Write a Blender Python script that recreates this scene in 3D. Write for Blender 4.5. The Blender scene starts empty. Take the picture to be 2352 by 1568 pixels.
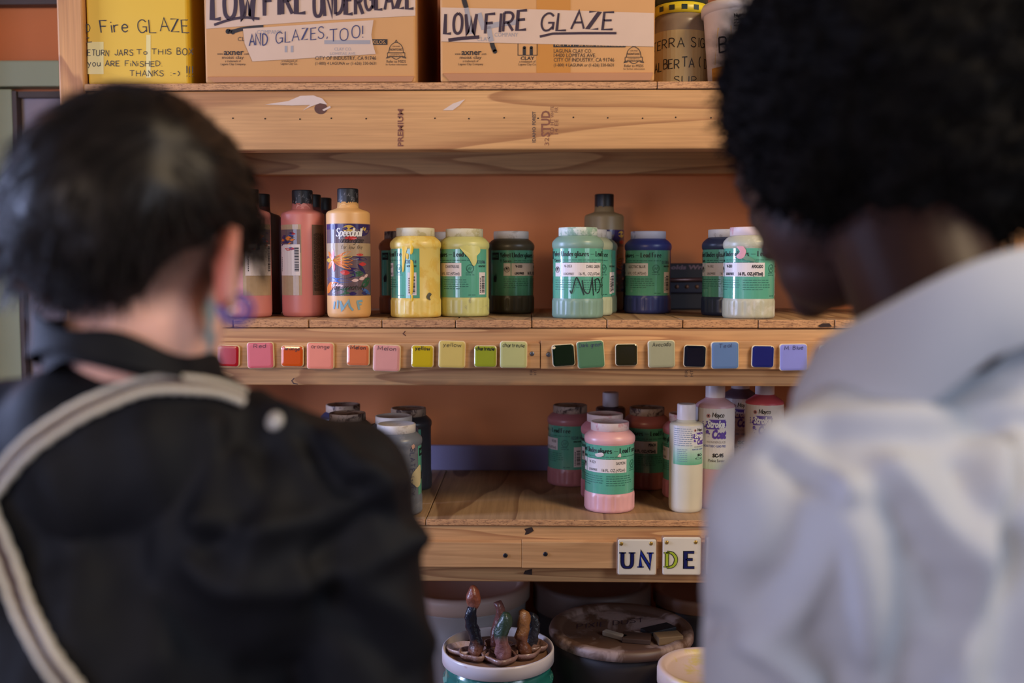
import bpy, bmesh, math, random
import numpy as np
from mathutils import Vector, Matrix, Euler, noise
from mathutils.bvhtree import BVHTree

random.seed(7)
SC = bpy.context.scene
COL = SC.collection

# ------------------------------------------------------------------ camera
W, H, LENS = 2352.0, 1568.0, 35.0
FPX = W * LENS / 36.0
CAM = Vector((0.0, 0.0, 1.45))
ROT = Euler((math.radians(90 - 4.2), 0.0, math.radians(1.2)), 'XYZ').to_matrix()
cd = bpy.data.cameras.new('camera')
cd.lens = LENS; cd.sensor_width = 36.0; cd.sensor_fit = 'HORIZONTAL'
cd.clip_start = 0.02
cd.dof.use_dof = True; cd.dof.focus_distance = 1.60; cd.dof.aperture_fstop = 2.0
cam = bpy.data.objects.new('camera', cd); COL.objects.link(cam)
cam.location = CAM; cam.rotation_euler = ROT.to_euler('XYZ')
SC.camera = cam

# ------------------------------------------------------------------ world, lights, exposure
SC.view_settings.view_transform = 'Standard'
SC.view_settings.look = 'None'
SC.view_settings.gamma = 1.0
SC.view_settings.use_curve_mapping = False
SC.view_settings.exposure = 0.5
wd = bpy.data.worlds.new('room_light'); SC.world = wd; wd.use_nodes = True
wd.node_tree.nodes['Background'].inputs[0].default_value = (1.0, 0.80, 0.66, 1)
wd.node_tree.nodes['Background'].inputs[1].default_value = 0.045


def area(name, loc, target, sx, sy, power, col):
    l = bpy.data.lights.new(name, 'AREA'); l.shape = 'RECTANGLE'; l.size = sx; l.size_y = sy
    l.energy = power; l.color = col
    o = bpy.data.objects.new(name, l); COL.objects.link(o); o.location = loc
    o.rotation_euler = (Vector(target) - Vector(loc)).to_track_quat('-Z', 'Y').to_euler()
    return o


area('window_light_side', (-2.4, 1.12, 1.62), (0, 1.6, 1.3), 0.36, 1.4, 60, (0.50, 0.60, 1.0))
area('window_light_left', (-1.75, -0.95, 1.50), (-.1, 1.9, 1.25), 0.9, 1.2, 21, (0.60, 0.66, 1.0))
area('window_light_rear', (1.9, -.5, 2.1), (0.35, .9, 1.2), .9, 1.2, 19, (0.72, 0.82, 1.0))
area('ceiling_lamp_light', (1.3, 0.5, 2.75), (0.6, 1.5, 1.3), 0.5, 0.5, 20, (1.0, 0.76, 0.48))
area('warm_wall_fill', (-0.95, -1.3, 2.05), (0, 1.9, 1.35), 0.35, 0.35, 10, (1.0, 0.72, 0.42))  # unseen warm fill light, added to brighten the wall under the top beam


# ------------------------------------------------------------------ helpers
def at(px, py, Y):
    d = ROT @ Vector(((px - W / 2) / FPX, -(py - H / 2) / FPX, -1.0))
    return CAM + d * ((Y - CAM.y) / d.y)


def ray(px, py):
    return (ROT @ Vector(((px - W / 2) / FPX, -(py - H / 2) / FPX, -1.0))).normalized()


def lin(c):
    c = c / 255.0
    return c / 12.92 if c <= 0.04045 else ((c + 0.055) / 1.055) ** 2.4


def S(r, g, b):
    return (lin(r), lin(g), lin(b), 1.0)


def tag(o, label=None, cat=None, group=None, kind=None):
    if label: o['label'] = label
    if cat: o['category'] = cat
    if group: o['group'] = group
    if kind: o['kind'] = kind
    return o


def empty(name, loc, label=None, cat=None, group=None, kind=None, rz=0.0):
    o = bpy.data.objects.new(name, None); COL.objects.link(o)
    o.location = loc; o.rotation_euler = (0, 0, rz); o.empty_display_size = 0.02
    return tag(o, label, cat, group, kind)


def mobj(name, me, mat=None, parent=None, loc=None, rz=None):
    o = bpy.data.objects.new(name, me); COL.objects.link(o)
    if mat is not None and not me.materials: me.materials.append(mat)
    if parent: o.parent = parent
    if loc is not None: o.location = loc
    if rz is not None: o.rotation_euler = (0, 0, rz)
    return o


class MB:
    """collects vertices and faces of one mesh"""
    def __init__(self):
        self.v, self.f, self.s = [], [], []

    def add(self, vs, fs, smooth=False):
        n = len(self.v)
        self.v.extend([tuple(p) for p in vs])
        for f in fs:
            self.f.append([i + n for i in f]); self.s.append(smooth)
        return self

    def box(self, x0, x1, y0, y1, z0, z1, bev=0.0, seg=2):
        if bev <= 0:
            vs = [(x, y, z) for x in (x0, x1) for y in (y0, y1) for z in (z0, z1)]
            return self.add(vs, [(0, 1, 3, 2), (4, 6, 7, 5), (0, 4, 5, 1), (2, 3, 7, 6), (0, 2, 6, 4), (1, 5, 7, 3)])
        bm = bmesh.new(); bmesh.ops.create_cube(bm, size=1.0)
        for v in bm.verts:
            v.co = Vector(((x0 + x1) / 2 + v.co.x * (x1 - x0), (y0 + y1) / 2 + v.co.y * (y1 - y0), (z0 + z1) / 2 + v.co.z * (z1 - z0)))
        bmesh.ops.bevel(bm, geom=bm.edges[:], offset=bev, segments=seg, affect='EDGES', profile=0.6)
        bm.verts.index_update()
        self.add([v.co.copy() for v in bm.verts], [[v.index for v in f.verts] for f in bm.faces], False)
        bm.free(); return self

    def lathe(self, prof, n=40, c=(0, 0, 0), rf=None, close=False, M=None, smooth=True):
        vs, fs = [], []
        m = len(prof)
        for (r, z) in prof:
            for k in range(n):
                a = 2 * math.pi * k / n
                rr = r * (rf(a, z) if rf else 1.0)
                p = Vector((rr * math.sin(a), -rr * math.cos(a), z))
                if M: p = M @ p
                vs.append(p + Vector(c))
        for i in range(m - 1):
            for k in range(n):
                k2 = (k + 1) % n
                fs.append((i * n + k, i * n + k2, (i + 1) * n + k2, (i + 1) * n + k))
        if close:
            for k in range(n):
                k2 = (k + 1) % n
                fs.append(((m - 1) * n + k, (m - 1) * n + k2, k2, k))
        else:
            if prof[0][0] > 1e-6: fs.append(list(range(n))[::-1])
            if prof[-1][0] > 1e-6: fs.append([(m - 1) * n + k for k in range(n)])
        return self.add(vs, fs, smooth)

    def tube(self, pts, rad, n=8, cap=True):
        pts = [Vector(p) for p in pts]
        rr = rad if isinstance(rad, (list, tuple)) else [rad] * len(pts)
        vs, fs = [], []
        up = Vector((0, 0, 1))
        prev = None
        for i, p in enumerate(pts):
            t = (pts[min(i + 1, len(pts) - 1)] - pts[max(i - 1, 0)]).normalized()
            if prev is None:
                a = t.cross(up if abs(t.z) < .9 else Vector((1, 0, 0))).normalized()
            else:
                a = (prev - t * prev.dot(t)).normalized()
            prev = a
            b = t.cross(a)
            for k in range(n):
                w = 2 * math.pi * k / n
                vs.append(p + (a * math.cos(w) + b * math.sin(w)) * rr[i])
        for i in range(len(pts) - 1):
            for k in range(n):
                k2 = (k + 1) % n
                fs.append((i * n + k, i * n + k2, (i + 1) * n + k2, (i + 1) * n + k))
        if cap:
            fs.append(list(range(n))[::-1]); fs.append([(len(pts) - 1) * n + k for k in range(n)])
        return self.add(vs, fs, True)

    def ball(self, c, r, n=20, m=12, M=None):
        r = (r, r, r) if not isinstance(r, (tuple, list)) else r
        vs, fs = [], []
        c = Vector(c)
        for i in range(m + 1):
            ph = math.pi * i / m
            for k in range(n):
                a = 2 * math.pi * k / n
                p = Vector((r[0] * math.sin(ph) * math.cos(a), r[1] * math.sin(ph) * math.sin(a), -r[2] * math.cos(ph)))
                if M: p = M @ p
                vs.append(c + p)
        for i in range(m):
            for k in range(n):
                k2 = (k + 1) % n
                fs.append((i * n + k, i * n + k2, (i + 1) * n + k2, (i + 1) * n + k))
        return self.add(vs, fs, True)

    def capsule(self, a, b, ra, rb, n=20):
        a, b = Vector(a), Vector(b)
        ax = (b - a); L = ax.length
        q = ax.to_track_quat('Z', 'Y').to_matrix()
        prof = []
        for i in range(7):
            t = math.pi / 2 * i / 6
            prof.append((ra * math.sin(t), -ra * math.cos(t)))
        for i in range(7):
            t = math.pi / 2 * i / 6
            prof.append((rb * math.cos(t), L + rb * math.sin(t)))
        prof[0] = (1e-5, prof[0][1]); prof[-1] = (1e-5, prof[-1][1])
        return self.lathe(prof, n, a, M=q)

    def mesh(self, name, mat=None, org=None):
        me = bpy.data.meshes.new(name)
        vs = self.v
        if org is not None:
            vs = [(p[0] - org[0], p[1] - org[1], p[2] - org[2]) for p in vs]
        me.from_pydata(vs, [], self.f)
        me.polygons.foreach_set('use_smooth', self.s)
        if mat is not None: me.materials.append(mat)
        me.update()
        return me

    def build(self, name, mat=None, parent=None, org=None, loc=None, rz=None):
        return mobj(name, self.mesh(name, mat, org), None, parent, loc, rz)


# ------------------------------------------------------------------ materials
def newmat(name):
    m = bpy.data.materials.new(name); m.use_nodes = True
    nt = m.node_tree; b = nt.nodes['Principled BSDF']
    return m, nt, b


def N(nt, typ, **kw):
    n = nt.nodes.new(typ)
    for k, v in kw.items(): setattr(n, k, v)
    return n


def coords(nt, scale, kind='Object', world=False):
    mp = N(nt, 'ShaderNodeMapping'); mp.inputs['Scale'].default_value = scale if isinstance(scale, tuple) else (scale,) * 3
    if world:
        g = N(nt, 'ShaderNodeNewGeometry'); nt.links.new(g.outputs['Position'], mp.inputs[0])
    else:
        t = N(nt, 'ShaderNodeTexCoord'); nt.links.new(t.outputs[kind], mp.inputs[0])
    return mp.outputs[0]


def tex(nt, vec, scale=1.0, detail=3.0, rough=.55, dist=0.0):
    n = N(nt, 'ShaderNodeTexNoise'); n.inputs['Scale'].default_value = scale
    n.inputs['Detail'].default_value = detail; n.inputs['Roughness'].default_value = rough; n.inputs['Distortion'].default_value = dist
    nt.links.new(vec, n.inputs['Vector']); return n.outputs[0]


def ramp(nt, fac, stops):
    r = N(nt, 'ShaderNodeValToRGB'); e = r.color_ramp.elements
    while len(e) < len(stops): e.new(0.5)
    for i, (p, c) in enumerate(stops):
        e[i].position = p; e[i].color = c if len(c) == 4 else (*c, 1)
    nt.links.new(fac, r.inputs[0]); return r.outputs[0]


def mix(nt, fac, a, b, mode='MIX'):
    m = N(nt, 'ShaderNodeMix', data_type='RGBA', blend_type=mode)
    for s, v in ((m.inputs[0], fac), (m.inputs[6], a), (m.inputs[7], b)):
        if hasattr(v, 'is_linked'): nt.links.new(v, s)
        else: s.default_value = v
    return m.outputs[2]


def bump(nt, b, h, strength=.2, dist=.001):
    n = N(nt, 'ShaderNodeBump'); n.inputs['Strength'].default_value = strength; n.inputs['Distance'].default_value = dist
    nt.links.new(h, n.inputs['Height']); nt.links.new(n.outputs[0], b.inputs['Normal'])


def mul(c, k):
    return (c[0] * k, c[1] * k, c[2] * k, 1.0)


_mc = {}
def pm(name, c, rough=.5, var=.12, scale=30, bmp=0.0, bs=200, metal=0.0, spec=.5, coat=0.0, stain=None, stain_amt=.5, stain_scale=25, sss=0.0):
    """plain painted / plastic / paper material with faint mottling, optional stains"""
    if name in _mc: return _mc[name]
    m, nt, b = newmat(name)
    v = coords(nt, 1.0)
    n = tex(nt, v, scale, 4)
    col = mix(nt, n, mul(c, 1 - var), mul(c, 1 + var))
    if stain is not None:
        s = tex(nt, v, stain_scale, 5, .65, .6)
        sm = ramp(nt, s, [(1 - stain_amt - .06, (0, 0, 0)), (1 - stain_amt + .03, (1, 1, 1))])
        col = mix(nt, sm, col, stain)
    nt.links.new(col, b.inputs['Base Color'])
    b.inputs['Roughness'].default_value = rough; b.inputs['Metallic'].default_value = metal
    b.inputs['Specular IOR Level'].default_value = spec
    b.inputs['Coat Weight'].default_value = coat; b.inputs['Coat Roughness'].default_value = .15
    if sss:
        b.inputs['Subsurface Weight'].default_value = sss; b.inputs['Subsurface Radius'].default_value = (1, .35, .2)
        b.inputs['Subsurface Scale'].default_value = .01
    if bmp: bump(nt, b, tex(nt, v, bs, 3), bmp)
    _mc[name] = m
    return m


def wood(name, light, dark, sc=(1.3, 4.0, 13.0), rings=7.0, rough=.6, fib=(6, 90, 260), line=.85):
    """softwood: contour rings of a stretched noise field, with fibres"""
    m, nt, b = newmat(name)
    n = tex(nt, coords(nt, sc, world=True), 1.0, 1.2, .45, .25)
    mm = N(nt, 'ShaderNodeMath', operation='MULTIPLY'); nt.links.new(n, mm.inputs[0]); mm.inputs[1].default_value = rings
    fr = N(nt, 'ShaderNodeMath', operation='FRACT'); nt.links.new(mm.outputs[0], fr.inputs[0])
    mid = tuple(l + (d - l) * .35 for l, d in zip(light, dark))
    col = ramp(nt, fr.outputs[0], [(0, light), (.7, mid), (.9, dark), (.96, dark), (1.0, light)])
    base = mix(nt, line, light, col)
    f = tex(nt, coords(nt, fib, world=True), 1.0, 3, .6)
    base = mix(nt, f, mul(base.default_value if False else light, 1), base) if False else base
    ff = ramp(nt, f, [(.3, (.80, .78, .76)), (.7, (1.08, 1.08, 1.08))])
    col2 = mix(nt, 1.0, base, ff, 'MULTIPLY')
    p = tex(nt, coords(nt, 3.5, world=True), 1.0, 3, .6)
    pp = ramp(nt, p, [(.3, (.86, .84, .84)), (.7, (1.05, 1.05, 1.05))])
    col3 = mix(nt, 1.0, col2, pp, 'MULTIPLY')
    nt.links.new(col3, b.inputs['Base Color']); b.inputs['Roughness'].default_value = rough
    bump(nt, b, f, .25, .0006)
    return m


def plyedge(name, a, c2):
    m, nt, b = newmat(name)
    n = tex(nt, coords(nt, (60, 60, 520), world=True), 1.0, 4, .7)
    col = ramp(nt, n, [(.32, c2), (.5, a), (.75, mul(a, 1.15))])
    g = tex(nt, coords(nt, (240, 60, 700), world=True), 1.0, 2, .6)
    k = ramp(nt, g, [(.34, (.35, .3, .27)), (.42, (1, 1, 1))])
    nt.links.new(mix(nt, .8, col, mix(nt, 1.0, col, k, 'MULTIPLY')), b.inputs['Base Color'])
    b.inputs['Roughness'].default_value = .8
    bump(nt, b, g, .5, .001)
    return m


PINE = wood('pine_beam', S(210, 158, 98), S(162, 108, 60))
PINE2 = wood('pine_fir', S(208, 160, 106), S(160, 108, 66), sc=(1.0, 3, 26), rings=9, line=.8)
PINESTRIP = wood('pine_strip', S(208, 158, 106), S(170, 118, 72), sc=(2.2, 5, 20), rings=3, line=.4)
PINEPOST = wood('pine_post', S(208, 148, 84), S(164, 106, 56), sc=(13, 4, 1.3), fib=(260, 90, 6))
PLANK = wood('plank_top', S(178, 142, 102), S(128, 92, 62), sc=(9, 1.2, 9), fib=(160, 6, 160))
EDGE = plyedge('plank_edge', S(196, 144, 96), S(126, 84, 56))
INK = pm('black_ink', S(18, 14, 20), .5, .05)
INKPURPLE = pm('purple_black_marker', S(48, 26, 40), .55, .35, 60)
INKGREY = pm('faded_marker', S(58, 58, 92), .6, .25, 80)
PRINT = pm('dark_print', S(34, 26, 22), .6, .1)
WHITEPRINT = pm('white_print', S(226, 222, 216), .5, .05)


# ------------------------------------------------------------------ lettering
_ST = {
 'A': '0,0 .33,1 .66,0|.14,.36 .52,.36', 'B': '0,0 0,1|~0,1 .35,.97 .45,.78 .35,.57 0,.53|~0,.53 .4,.5 .54,.27 .4,.04 0,0',
 'C': '~.6,.82 .45,.97 .25,.98 .06,.75 .03,.4 .15,.08 .35,.01 .6,.18', 'D': '0,0 0,1|~0,1 .35,.93 .58,.62 .55,.3 .35,.06 0,0',
 'E': '.5,1 0,1 0,0 .52,0|0,.53 .42,.53', 'F': '.5,1 0,1 0,0|0,.53 .4,.53',
 'G': '~.62,.82 .45,.98 .25,.97 .06,.75 .03,.35 .18,.04 .4,.02 .6,.2|.36,.45 .63,.45 .63,.05', 'H': '0,0 0,1|.58,0 .58,1|0,.52 .58,.52',
 'I': '.1,0 .1,1', 'J': '~.45,1 .45,.3 .35,.03 .12,.03 0,.22', 'K': '0,0 0,1|.52,1 0,.45|.16,.6 .56,0', 'L': '0,1 0,0 .48,0',
 'M': '0,0 .05,1 .37,.25 .7,1 .75,0', 'N': '0,0 0,1 .56,0 .56,1', 'O': '~.35,1 .1,.85 .02,.5 .1,.13 .35,0 .6,.13 .68,.5 .6,.85 .35,1',
 'P': '0,0 0,1|~0,1 .38,.96 .52,.75 .38,.5 0,.46', 'Q': '~.35,1 .1,.85 .02,.5 .1,.13 .35,0 .6,.13 .68,.5 .6,.85 .35,1|.42,.25 .7,-.08',
 'R': '0,0 0,1|~0,1 .38,.96 .52,.75 .38,.5 0,.46|.22,.47 .56,0', 'S': '~.52,.84 .38,.98 .15,.96 .05,.76 .2,.56 .42,.45 .54,.24 .4,.03 .15,.02 0,.18',
 'T': '0,1 .62,1|.31,1 .31,0', 'U': '~0,1 0,.3 .1,.05 .29,0 .48,.05 .58,.3 .58,1', 'V': '0,1 .31,0 .62,1', 'W': '0,1 .2,0 .42,.8 .64,0 .85,1',
 'X': '0,0 .56,1|0,1 .56,0', 'Y': '0,1 .29,.5 .58,1|.29,.5 .29,0', 'Z': '0,1 .55,1 0,0 .57,0',
 'a': '~.42,.5 .25,.62 .05,.5 .02,.2 .15,.01 .32,.08 .43,.3|.44,.6 .44,0', 'b': '0,1 0,0|~0,.45 .2,.62 .42,.5 .44,.15 .25,0 0,.12',
 'c': '~.42,.5 .25,.62 .06,.48 .03,.17 .2,0 .42,.1', 'd': '.44,1 .44,0|~.44,.48 .25,.62 .05,.48 .03,.16 .2,0 .44,.14',
 'e': '~.04,.33 .42,.36 .38,.55 .22,.62 .05,.45 .04,.15 .22,0 .42,.12', 'f': '~.38,.95 .25,1 .16,.85 .16,.4 .16,0|0,.6 .34,.6',
 'g': '~.43,.5 .25,.62 .05,.48 .05,.2 .2,.05 .43,.18|~.43,.6 .43,-.15 .3,-.32 .05,-.25', 'h': '0,1 0,0|~0,.42 .2,.62 .38,.52 .4,.3 .4,0',
 'i': '.05,.62 .05,0|.05,.82 .05,.9', 'j': '~.2,.62 .2,-.15 .1,-.3 0,-.28|.2,.82 .2,.9', 'k': '0,1 0,0|.36,.62 0,.25|.12,.36 .4,0', 'l': '.05,1 .05,0',
 'm': '0,.62 0,0|~0,.42 .15,.62 .3,.5 .3,0|~.3,.42 .45,.62 .6,.5 .6,0', 'n': '0,.62 0,0|~0,.42 .2,.62 .38,.52 .4,0',
 'o': '~.22,.62 .05,.5 .02,.3 .08,.08 .22,0 .38,.1 .43,.3 .38,.52 .22,.62', 'p': '0,.62 0,-.35|~0,.45 .2,.62 .42,.5 .43,.17 .22,0 0,.12',
 'q': '.43,.62 .43,-.35|~.43,.45 .2,.62 .02,.5 .02,.17 .2,0 .43,.12', 'r': '0,.62 0,0|~0,.38 .12,.57 .32,.6',
 's': '~.36,.5 .2,.62 .04,.52 .08,.36 .3,.26 .36,.1 .2,0 0,.1', 't': '.15,.9 .15,.1 .3,0|0,.62 .32,.62', 'u': '~0,.62 0,.2 .1,.02 .25,.02 .4,.2|.4,.62 .4,0',
 'v': '0,.62 .2,0 .4,.62', 'w': '0,.62 .14,0 .3,.5 .45,0 .6,.62', 'x': '0,0 .38,.62|0,.62 .38,0', 'y': '0,.62 .2,.05|.42,.62 .08,-.33', 'z': '0,.62 .38,.62 0,0 .4,0',
 '!': '.08,1 .08,.3|.08,.08 .08,0', '.': '.06,.07 .06,0', ',': '.08,.08 .02,-.12', ':': '.06,.6 .06,.5|.06,.1 .06,0', '-': '0,.42 .3,.42', ')': '~0,.9 .18,.6 .18,.25 0,-.05',
 '(': '~.2,1.05 .02,.7 .02,.3 .2,-.05', '\u2014': '0,.38 .95,.38', '&': '~.6,.05 .2,.6 .25,.95 .42,.9 .38,.65 .05,.3 .1,.03 .35,.02 .55,.35', '1': '.05,.8 .2,1 .2,0',
 '6': '~.45,.95 .15,.7 .04,.3 .15,.02 .38,.05 .45,.3 .3,.48 .08,.38', "'": '.05,1 .05,.8', '0': '~.25,1 .05,.75 .05,.25 .25,0 .45,.25 .45,.75 .25,1', '/': '0,0 .3,1', '3': '~.05,.9 .25,1 .42,.8 .2,.54 .45,.3 .3,.02 .02,.1'}


def _smooth(p, n=5):
    q = []
    for i in range(len(p) - 1):
        p0, p1, p2, p3 = p[max(i - 1, 0)], p[i], p[i + 1], p[min(i + 2, len(p) - 1)]
        for k in range(n):
            t = k / n
            q.append(tuple(.5 * (2 * p1[a] + (p2[a] - p0[a]) * t + (2 * p0[a] - 5 * p1[a] + 4 * p2[a] - p3[a]) * t * t + (3 * p1[a] - p0[a] - 3 * p2[a] + p3[a]) * t ** 3) for a in (0, 1)))
    q.append(p[-1]); return q


def _glyph(ch):
    out = []
    for st in _ST[ch].split('|'):
        sm = st[0] == '~'
        pts = [tuple(float(x) for x in p.split(',')) for p in st.lstrip('~').split()]
        out.append(_smooth(pts) if sm else pts)
    return out


def ribbon(mb, pts, wfun, P):
    """flat band of the given width along 2-D points, mapped to space by P"""
    n = len(pts); vs = []; fs = []
    for i, p in enumerate(pts):
        a = pts[max(i - 1, 0)]; b = pts[min(i + 1, n - 1)]
        dx, dy = b[0] - a[0], b[1] - a[1]; L = math.hypot(dx, dy) or 1
        w = wfun(dx / L, dy / L) / 2
        if 0 < i < n - 1:
            d1 = (p[0] - a[0], p[1] - a[1]); d2 = (b[0] - p[0], b[1] - p[1])
            l1 = math.hypot(*d1) or 1; l2 = math.hypot(*d2) or 1
            c = (d1[0] * d2[0] + d1[1] * d2[1]) / (l1 * l2)
            w /= max(.45, math.sqrt(max(0, (1 + c) / 2)))
        vs.append(P(p[0] - dy / L * w, p[1] + dx / L * w)); vs.append(P(p[0] + dy / L * w, p[1] - dx / L * w))
    for i in range(n - 1): fs.append((2 * i, 2 * i + 1, 2 * i + 3, 2 * i + 2))
    mb.add(vs, fs)


def htext(mb, s, x, y, h, P, pen=.12, W=None, up=1, slant=0.0, jit=0.03, thin=None, serif=0.0, gap=.22, rise=0.0, seed=1):
    """stroke lettering; up=-1 when v grows downwards (pixels); W fits the width"""
    rnd = random.Random(seed)
    cx = 0; items = []
    for ch in s:
        if ch == ' ': cx += .5; continue
        g = _glyph(ch); w = max(p[0] for st in g for p in st)
        items.append((cx, g, ch)); cx += w + gap
    tot = max(cx - gap, .1)
    kx = (W / (tot * h)) if W else 1.0
    for (ox, g, ch) in items:
        jx, jy, js = rnd.uniform(-jit, jit), rnd.uniform(-jit, jit) * 1.6, 1 + rnd.uniform(-jit, jit)
        for st in g:
            pts = []
            for (a, b) in st:
                a2 = (ox + a + jx + slant * b) * kx * h; b2 = (b * js + jy) * h + rise * a2
                pts.append((x + a2, y + up * b2))
            if thin is None: wf = lambda dx, dy: pen * h
            else: wf = lambda dx, dy: h * (thin + (pen - thin) * abs(dy) ** 1.3)
            ribbon(mb, pts, wf, P)
            if serif:
                for i, j in ((0, 1), (-1, -2)):
                    b = st[i][1]
                    ddx, ddy = st[i][0] - st[j][0], st[i][1] - st[j][1]
                    if abs(ddy) > abs(ddx) * .8 and (min(abs(b - v) for v in (0, 1, .62)) < .02):
                        sx, sy = pts[i]
                        sy += up * (-.04 if b > .3 else .04) * h
                        ribbon(mb, [(sx - serif * h, sy), (sx + serif * h, sy)], lambda dx, dy: .08 * h, P)
    return x + tot * kx * h


_fc = {}
def _bfont(s, bold):
    k = (s, bold)
    if k not in _fc:
        cu = bpy.data.curves.new('type', 'FONT'); cu.body = s; cu.offset = bold; cu.resolution_u = 2
        ob = bpy.data.objects.new('type', cu)
        me = bpy.data.meshes.new_from_object(ob)
        vs = [tuple(v.co[:2]) for v in me.vertices]; fs = [tuple(p.vertices) for p in me.polygons]
        bpy.data.objects.remove(ob); bpy.data.curves.remove(cu); bpy.data.meshes.remove(me)
        _fc[k] = (vs, fs)
    return _fc[k]


def ptext(mb, s, x, y, h, P, W=None, up=1, bold=0.0, slant=0.0):
    """printed sans lettering: cap height h, baseline y, optional fitted width W"""
    vs, fs = _bfont(s, bold)
    hh = _bfont('H', 0.0)[0]; cap = max(v[1] for v in hh)
    x0 = min(v[0] for v in vs); x1 = max(v[0] for v in vs)
    ky = h / cap; kx = W / (x1 - x0) if W else ky
    mb.add([P(x + (a - x0) * kx + slant * b * ky, y + up * b * ky) for a, b in vs], fs)
    return x + (x1 - x0) * kx


def poly(mb, pts, P):
    mb.add([P(*p) for p in pts], [list(range(len(pts)))])


def rect(mb, x0, y0, x1, y1, P, nx=1, ny=1):
    vs, fs = [], []
    for j in range(ny + 1):
        for i in range(nx + 1): vs.append(P(x0 + (x1 - x0) * i / nx, y0 + (y1 - y0) * j / ny))
    for j in range(ny):
        for i in range(nx):
            a = j * (nx + 1) + i; fs.append((a, a + 1, a + nx + 2, a + nx + 1))
    mb.add(vs, fs)


def greek(mb, x0, x1, y, h, P, rnd, seg=6):
    """a line of print too small to read"""
    x = x0
    while x < x1 - h:
        w = min(rnd.uniform(1.2, 4.0) * h, x1 - x)
        rect(mb, x, y, x + w, y + h * .55, P, max(1, int(w / (h * 2))), 1)
        x += w + h * .7


def ring2(mb, cx, cy, r, w, P, n=24):
    vs, fs = [], []
    for k in range(n):
        a = 2 * math.pi * k / n
        vs += [P(cx + (r - w / 2) * math.cos(a), cy + (r - w / 2) * math.sin(a)), P(cx + (r + w / 2) * math.cos(a), cy + (r + w / 2) * math.sin(a))]
    for k in range(n):
        j = (k + 1) % n; fs.append((2 * k, 2 * k + 1, 2 * j + 1, 2 * j))
    mb.add(vs, fs)


def disc2(mb, cx, cy, r, P, n=20, ry=None):
    ry = ry or r
    poly(mb, [(cx + r * math.cos(2 * math.pi * k / n), cy + ry * math.sin(2 * math.pi * k / n)) for k in range(n)], P)


def plane_px(Y, eps=0.0004):
    """pixel coordinates of the photograph laid on the upright plane at depth Y"""
    return lambda x, y: at(x, y, Y - eps)


def cyl(R, eps, z0=0.0, th0=0.0):
    """arc length / height on a cylinder whose front faces -Y"""
    return lambda u, v: Vector(((R + eps) * math.sin(u / R + th0), -(R + eps) * math.cos(u / R + th0), z0 + v))

# ================================================================== the setting
YF = 1.520          # front edge of the shelf boards
YB = 1.955          # back of the shelving
YW = 1.985          # back wall


def zpx(py, Y=YF): return at(1176, py, Y).z
def xpx(px, py, Y=YF): return at(px, py, Y).x


ORANGE = pm('orange_wall_paint', S(216, 128, 68), .55, .06, 9, .12, 260)
GREEN = pm('sage_green_paint', S(156, 176, 150), .5, .08, 12, .1, 200)
PANEL = pm('lavender_panel_paint', S(150, 146, 164), .5, .05, 12)
FLOORM = pm('worn_concrete', S(120, 110, 102), .7, .2, 6, .2, 90)
DARKTRIM = pm('dark_grey_trim', S(78, 74, 76), .6, .08)

tag(MB().box(-2.6, 2.6, YW, YW + .1, 0, 2.8).build('wall_back', ORANGE), kind='structure')
tag(MB().box(-2.6, 2.6, -2.4, YW, -.06, 0).build('floor', FLOORM), kind='structure')
tag(MB().box(-1.25, -1.15, 1.62, YW, 0, 2.8).build('light_blocker_left', ORANGE), kind='structure')  # unseen partition added to keep window light off the wall beside the shelves
# painted cupboard door in the wall beside the shelving
x0, x1 = xpx(-140, 300, YW), xpx(160, 300, YW)
zt = zpx(142, YW); zl = zpx(206, YW)
d = empty('door_1', ((x0 + x1) / 2, YW - .02, 0), kind='structure')
org = d.location
MB().box(x0, x1, YW - .035, YW - .001, zl + .004, zt, .003).build('header_board', GREEN, d, org)
xs = xpx(52, 300, YW)
MB().box(x0, xs - .004, YW - .03, YW - .001, 0.02, zl, .003).build('stile', GREEN, d, org)
MB().box(xs + .002, x1, YW - .012, YW - .001, 0.02, zl - .012).build('door_panel', PANEL, d, org)
MB().box(xs - .003, xs + .006, YW - .032, YW - .001, 0.02, zl - .004, .001).build('edge_bead', DARKTRIM, d, org)
MB().box(xs + .006, x1, YW - .026, YW - .001, zl - .016, zl - .004, .001).build('top_bead', DARKTRIM, d, org)
tag(MB().box(-1.148, x1 + .05, YW - .03, YW - .001, zpx(13, YW), zpx(13, YW) + .12, .003).build('trim_1', DARKTRIM), kind='structure')

# ================================================================== shelving unit
XL0, XL1 = xpx(132, 100), xpx(192, 100)
XR0, XR1 = xpx(2326, 600), xpx(2386, 600)
shelf = empty('shelving_unit', ((XL0 + XR1) / 2, YF, 0), 'raw pine shelving unit with plank shelves and thick front beams', 'shelf')
SO = Vector(shelf.location)


def two_mat(mb, name, top, edge, parent, org):
    me = mb.mesh(name, top, org); me.materials.append(edge)
    for p in me.polygons:
        if abs(p.normal.y) > .7: p.material_index = 1
    return mobj(name, me, None, parent)


for (a, b) in ((XL0, XL1), (XR0, XR1)):
    MB().box(a, b, YF, YF + .088, 0, 2.35, .003).build('post', PINEPOST, shelf, SO)
    MB().box(a, b, YB - .088, YB, 0, 2.35, .003).build('post', PINEPOST, shelf, SO)

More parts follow.
